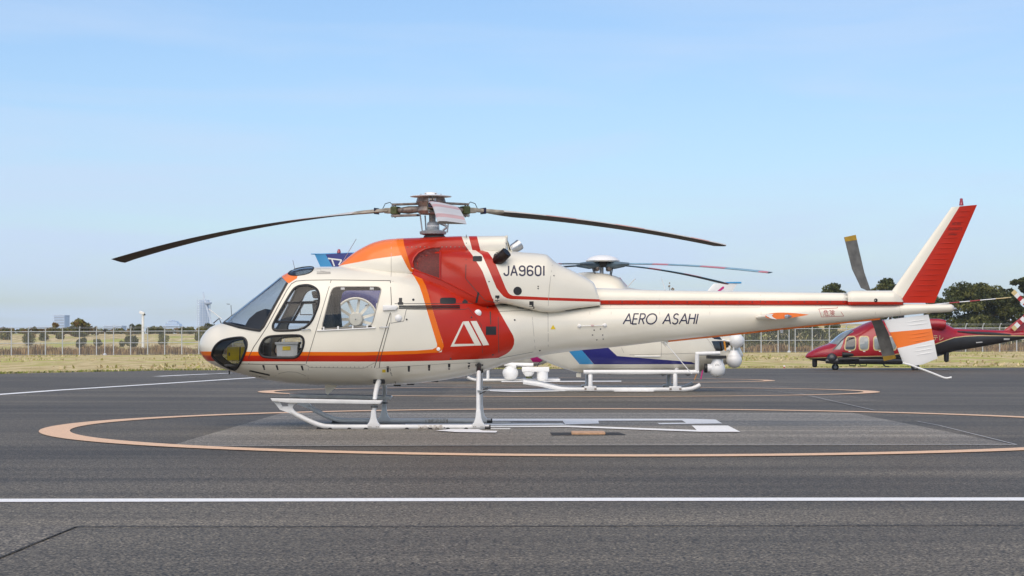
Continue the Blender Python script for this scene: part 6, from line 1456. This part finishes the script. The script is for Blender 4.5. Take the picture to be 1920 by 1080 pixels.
def tree(name, label, px, py_top, py_base, wpx, d, mats, clumps, n, leaf, group=None, trunk=True, pine=False, gap=1.0, cat='tree'):
    x = fx(px, d); Y = d - D0; zt = fz(py_top, d); zb = max(terr(x, d) - 0.1, 0) if py_base is None else fz(py_base, d)
    w = wpx * d / FPX / 2; h_ = zt - zb
    t_ = thing(name, label, cat, (x, Y, zb), group)
    cs = []; rs = []
    tips = []
    for i in range(clumps):
        a = random.uniform(0, 2 * math.pi); f = random.random() ** 0.6
        hh = random.uniform(0.22 if not pine else 0.35, 0.97)
        env = math.sin(math.pi * min(1, 0.12 + 0.88 * hh)) ** 0.6 if not pine else (0.55 + 0.45 * math.sin(math.pi * hh))
        r_ = w * random.uniform(0.20, 0.36) * gap
        cx = x + math.cos(a) * f * max(0.05, w * env - r_ * 0.6); cy = Y + math.sin(a) * f * w * env * 0.8
        cz = zb + hh * h_ - r_ * 0.6; cs.append((cx, cy, max(cz, zb + r_ * 0.5))); rs.append(r_); tips.append((cx, cy, cz))
    leaf_mesh('crown', cs, rs, n, leaf, mats, t_, flat=0.6 if pine else 0.8)
    if trunk:
        mb = MB(); top = Vector((x + 0.1 * w, Y, zb + 0.8 * h_))
        base = Vector((x, Y, zb - 0.2)); mid = base.lerp(top, 0.5) + Vector((random.uniform(-.08, .08) * w, 0, 0))
        r0 = 0.055 * h_ * 0.45 + 0.04
        mb.tube([base, base.lerp(mid, 0.5), mid, mid.lerp(top, 0.5), top], [r0, r0 * 0.85, r0 * 0.7, r0 * 0.45, r0 * 0.15], 8)
        mb.build('trunk', M['bark'], t_, smooth=True)
        for q in random.sample(tips, min(6, len(tips))):
            mb = MB(); s_ = base.lerp(top, random.uniform(0.35, 0.75)); e_ = Vector(q)
            mb.tube([s_, s_.lerp(e_, 0.5) + Vector((0, 0, 0.05 * h_)), e_], [r0 * 0.4, r0 * 0.28, r0 * 0.1], 6); mb.build('limb', M['bark'], t_, smooth=True)
    return t_
P1 = [LC['pine'], LC['pine'], LC['pine2']]
tree('pine_tree', 'broad dark pine behind the maroon helicopter tail', 1828, 524, None, 150, 262, P1, 95, 17000, 0.17, pine=True, gap=0.72)
tree('pine_tree', 'smaller dark pine leaning right of the broad one', 1882, 537, None, 74, 266, P1, 46, 6500, 0.17, pine=True, gap=0.8)
tree('pine_tree', 'dark pine cut by the right edge of the picture', 1922, 510, None, 76, 258, P1, 44, 7000, 0.17, pine=True, gap=0.8)
tree('pine_tree', 'small pine top showing above the tail boom left of the tail rotor', 1562, 525, None, 78, 280, P1, 34, 6000, 0.16, pine=True)
tree('pine_tree', 'small pine top showing above the tail boom right of the tail rotor', 1666, 515, None, 74, 280, P1, 34, 6000, 0.16, pine=True)
tree('pine_tree', 'dark pine showing through between the fin and the tail cone', 1750, 550, None, 60, 275, P1, 24, 4000, 0.16, pine=True)
tree('sparse_tree', 'thin sparse tree top above the tail boom behind the white fin', 1386, 532, None, 24, 270, [LC['brown'], LC['pine']], 9, 420, 0.13, gap=0.7)
tree('sparse_tree', 'bare twiggy tree top above the tail boom near the distant rotor', 1258, 524, None, 26, 280, [LC['brown']], 9, 200, 0.12, gap=0.7)
tree('sparse_tree', 'leafless twiggy tree right of the pines', 1902, 536, None, 26, 275, [LC['brown']], 10, 700, 0.12, gap=0.8)
B1 = [LC['bush'], LC['bush'], LC['bush2']]; B2 = [LC['bush'], LC['brown'], LC['bush2']]
tree('leafy_tree', 'orange brown spreading tree on the bank beyond the fence', 150, 598, None, 54, 300, [LC['brown'], LC['bush2'], LC['bush']], 30, 4200, 0.16)
tree('leafy_tree', 'small thin brown tree right of the spreading tree', 178, 611, None, 14, 302, [LC['brown'], LC['bush2']], 8, 700, 0.14)
tree('leafy_tree', 'pale yellow tree in front of the distant office block', 103, 604, None, 22, 310, [LC['bush2'], LC['brown']], 10, 1100, 0.15)
# clipped round bushes on the bank: (px, top, bottom, width, distance)
bs = [(16, 617, 632, 22, 318, B2), (42, 617, 628, 28, 322, B2), (66, 615, 628, 30, 322, B2), (92, 616, 628, 28, 322, B2), (126, 614, 630, 26, 322, B1),
      (10, 625, 640, 20, 288, B2), (55, 622, 648, 26, 270, B2), (82, 624, 645, 18, 284, B2), (113, 624, 640, 16, 290, B2),
      (152, 634, 652, 20, 262, B1), (183, 636, 649, 15, 266, B1), (160, 617, 631, 18, 305, B1), (208, 619, 629, 18, 318, B2), (226, 617, 629, 20, 320, B1), (254, 610, 632, 20, 312, B1), (243, 619, 632, 16, 310, B2),
      (229, 638, 650, 10, 266, B1), (247, 627, 650, 25, 264, B1), (283, 613, 628, 14, 316, B1), (299, 614, 628, 15, 316, B1), (322, 619, 628, 24, 325, B2), (307, 625, 647, 20, 266, B1),
      (341, 614, 628, 13, 316, B1), (356, 614, 631, 15, 312, B1), (378, 622, 642, 26, 284, B1), (393, 609, 624, 22, 320, B1), (380, 612, 624, 16, 322, B1), (410, 616, 632, 22, 318, B1)]
bs.sort(key=lambda q: q[0])
ordn = ['first', 'second', 'third', 'fourth', 'fifth', 'sixth', 'seventh', 'eighth', 'ninth', 'tenth', 'eleventh', 'twelfth', 'thirteenth', 'fourteenth']
near = [q for q in bs if q[4] < 300]; far = [q for q in bs if q[4] >= 300]
def bush(px, pt, pb, w_, d, mats, label, grp):
    x = fx(px, d); Y = d - D0; zt = fz(pt, d); zb = terr(x, d) - 0.1
    zb = min(zb, fz(pb, d) + 0.2) if True else zb
    zb = terr(x, d) - 0.15; w = w_ * d / FPX / 2; h_ = max(0.6, zt - zb)
    t_ = thing('round_bush', label, 'bush', (x, Y, zb), grp)
    cs = [(x, Y, zb + h_ * 0.5)]; rs = [min(w, h_ / 2) * 0.85]
    for i in range(9):
        a = random.uniform(0, 6.28); e = random.uniform(-0.7, 1.0)
        r_ = w * random.uniform(0.33, 0.5); cs.append((x + math.cos(a) * w * 0.55, Y + math.sin(a) * w * 0.5, zb + h_ * (0.5 + 0.30 * e))); rs.append(min(r_, h_ * 0.3))
    leaf_mesh('crown', cs, rs, 1500, 0.105, mats, t_, shell=0.5, flat=1.0)
    mb = MB(); mb.tube([(x, Y, zb - 0.2), (x + 0.05, Y, zb + h_ * 0.5)], [0.07, 0.03], 6); mb.build('trunk', M['bark'], t_)
def ordl(i): return (['', 'twenty-', 'thirty-'][0] + ordn[i]) if i < len(ordn) else 'number %d' % (i + 1)
near = [(a, b - 1, c, w * 1.12, d_, m_) for a, b, c, w, d_, m_ in near]
for i, q in enumerate(near): bush(*q, '%s from the left of the round bushes low on the bank' % ordl(i).capitalize(), 'round bushes low on the bank')
far = [(a, b - 1.5, c, w * 1.3, d_, m_) for a, b, c, w, d_, m_ in far]
for i, q in enumerate(far):
    half = len(far) - i
    lab = ('%s from the left of the hedge bushes along the bank top' % ordl(i).capitalize()) if i < 10 else ('%s from the right of the hedge bushes along the bank top' % ordl(half - 1).capitalize())
    bush(*q, lab, 'hedge bushes along the bank top')
# thicket on the right hand bank, one green mass behind the fence
cs = []; rs = []
for i in range(300):
    d = random.uniform(232, 250); px = random.uniform(1340, 1960); x = fx(px, d)
    top = 608 + 6 * math.sin(px * 0.02) + 5 * math.sin(px * 0.071)
    zz = random.uniform(terr(x, d), fz(top, d) - 0.5); cs.append((x, d - D0, zz)); rs.append(random.uniform(0.4, 0.95))
o = leaf_mesh('thicket', cs, rs, 38000, 0.15, [LC['bush'], LC['pine'], LC['pine'], LC['pine2']], None, shell=0.3)
o['kind'] = 'stuff'; o['label'] = 'dense green thicket on the bank behind the fence at the right'; o['category'] = 'thicket'
cs = []; rs = []
for i in range(130):
    d = random.uniform(318, 330); px = random.uniform(-20, 450); x = fx(px, d)
    cs.append((x, d - D0, terr(x, d) + random.uniform(0.1, 0.5))); rs.append(random.uniform(0.35, 0.8))
o = leaf_mesh('low_scrub', cs, rs, 16000, 0.12, [LC['bush'], LC['brown'], LC['bush2']], None)
o['kind'] = 'stuff'; o['label'] = 'low brown scrub along the top of the left bank'; o['category'] = 'scrub'
pts = []; h = []
for i in range(2500):
    d = random.uniform(229, 240); px = random.choice((random.uniform(1385, 1560), random.uniform(1840, 1930))); x = fx(px, d)
    pts.append((x, d - D0, terr(x, d) + random.uniform(0.4, 1.9))); h.append(random.uniform(0.3, 0.7))
blades('pampas_grass', pts[:260], h[:260], 0.05, 0.6, [GC[2], GC[1]], 'pale yellow tall grass leaning in the thicket', 'grass')

# ================================================================== air
hz_me = MB(); hz_me.box((0, 675, 27), (5200, 2000, 58))
hz_o = hz_me.build('haze', None); hz_o['kind'] = 'stuff'; hz_o['label'] = 'thin pale blue air over the airfield'; hz_o['category'] = 'haze'
hm = bpy.data.materials.new('haze_air'); hm.use_nodes = True; ht_ = hm.node_tree; ht_.nodes.clear()
ho = N(ht_, 'ShaderNodeOutputMaterial'); hv = N(ht_, 'ShaderNodeVolumePrincipled'); hv.inputs['Density'].default_value = 0.00012; hv.inputs['Color'].default_value = (0.80, 0.88, 1.0, 1)
ht_.links.new(hv.outputs[0], ho.inputs['Volume']); hz_o.data.materials.clear(); hz_o.data.materials.append(hm)
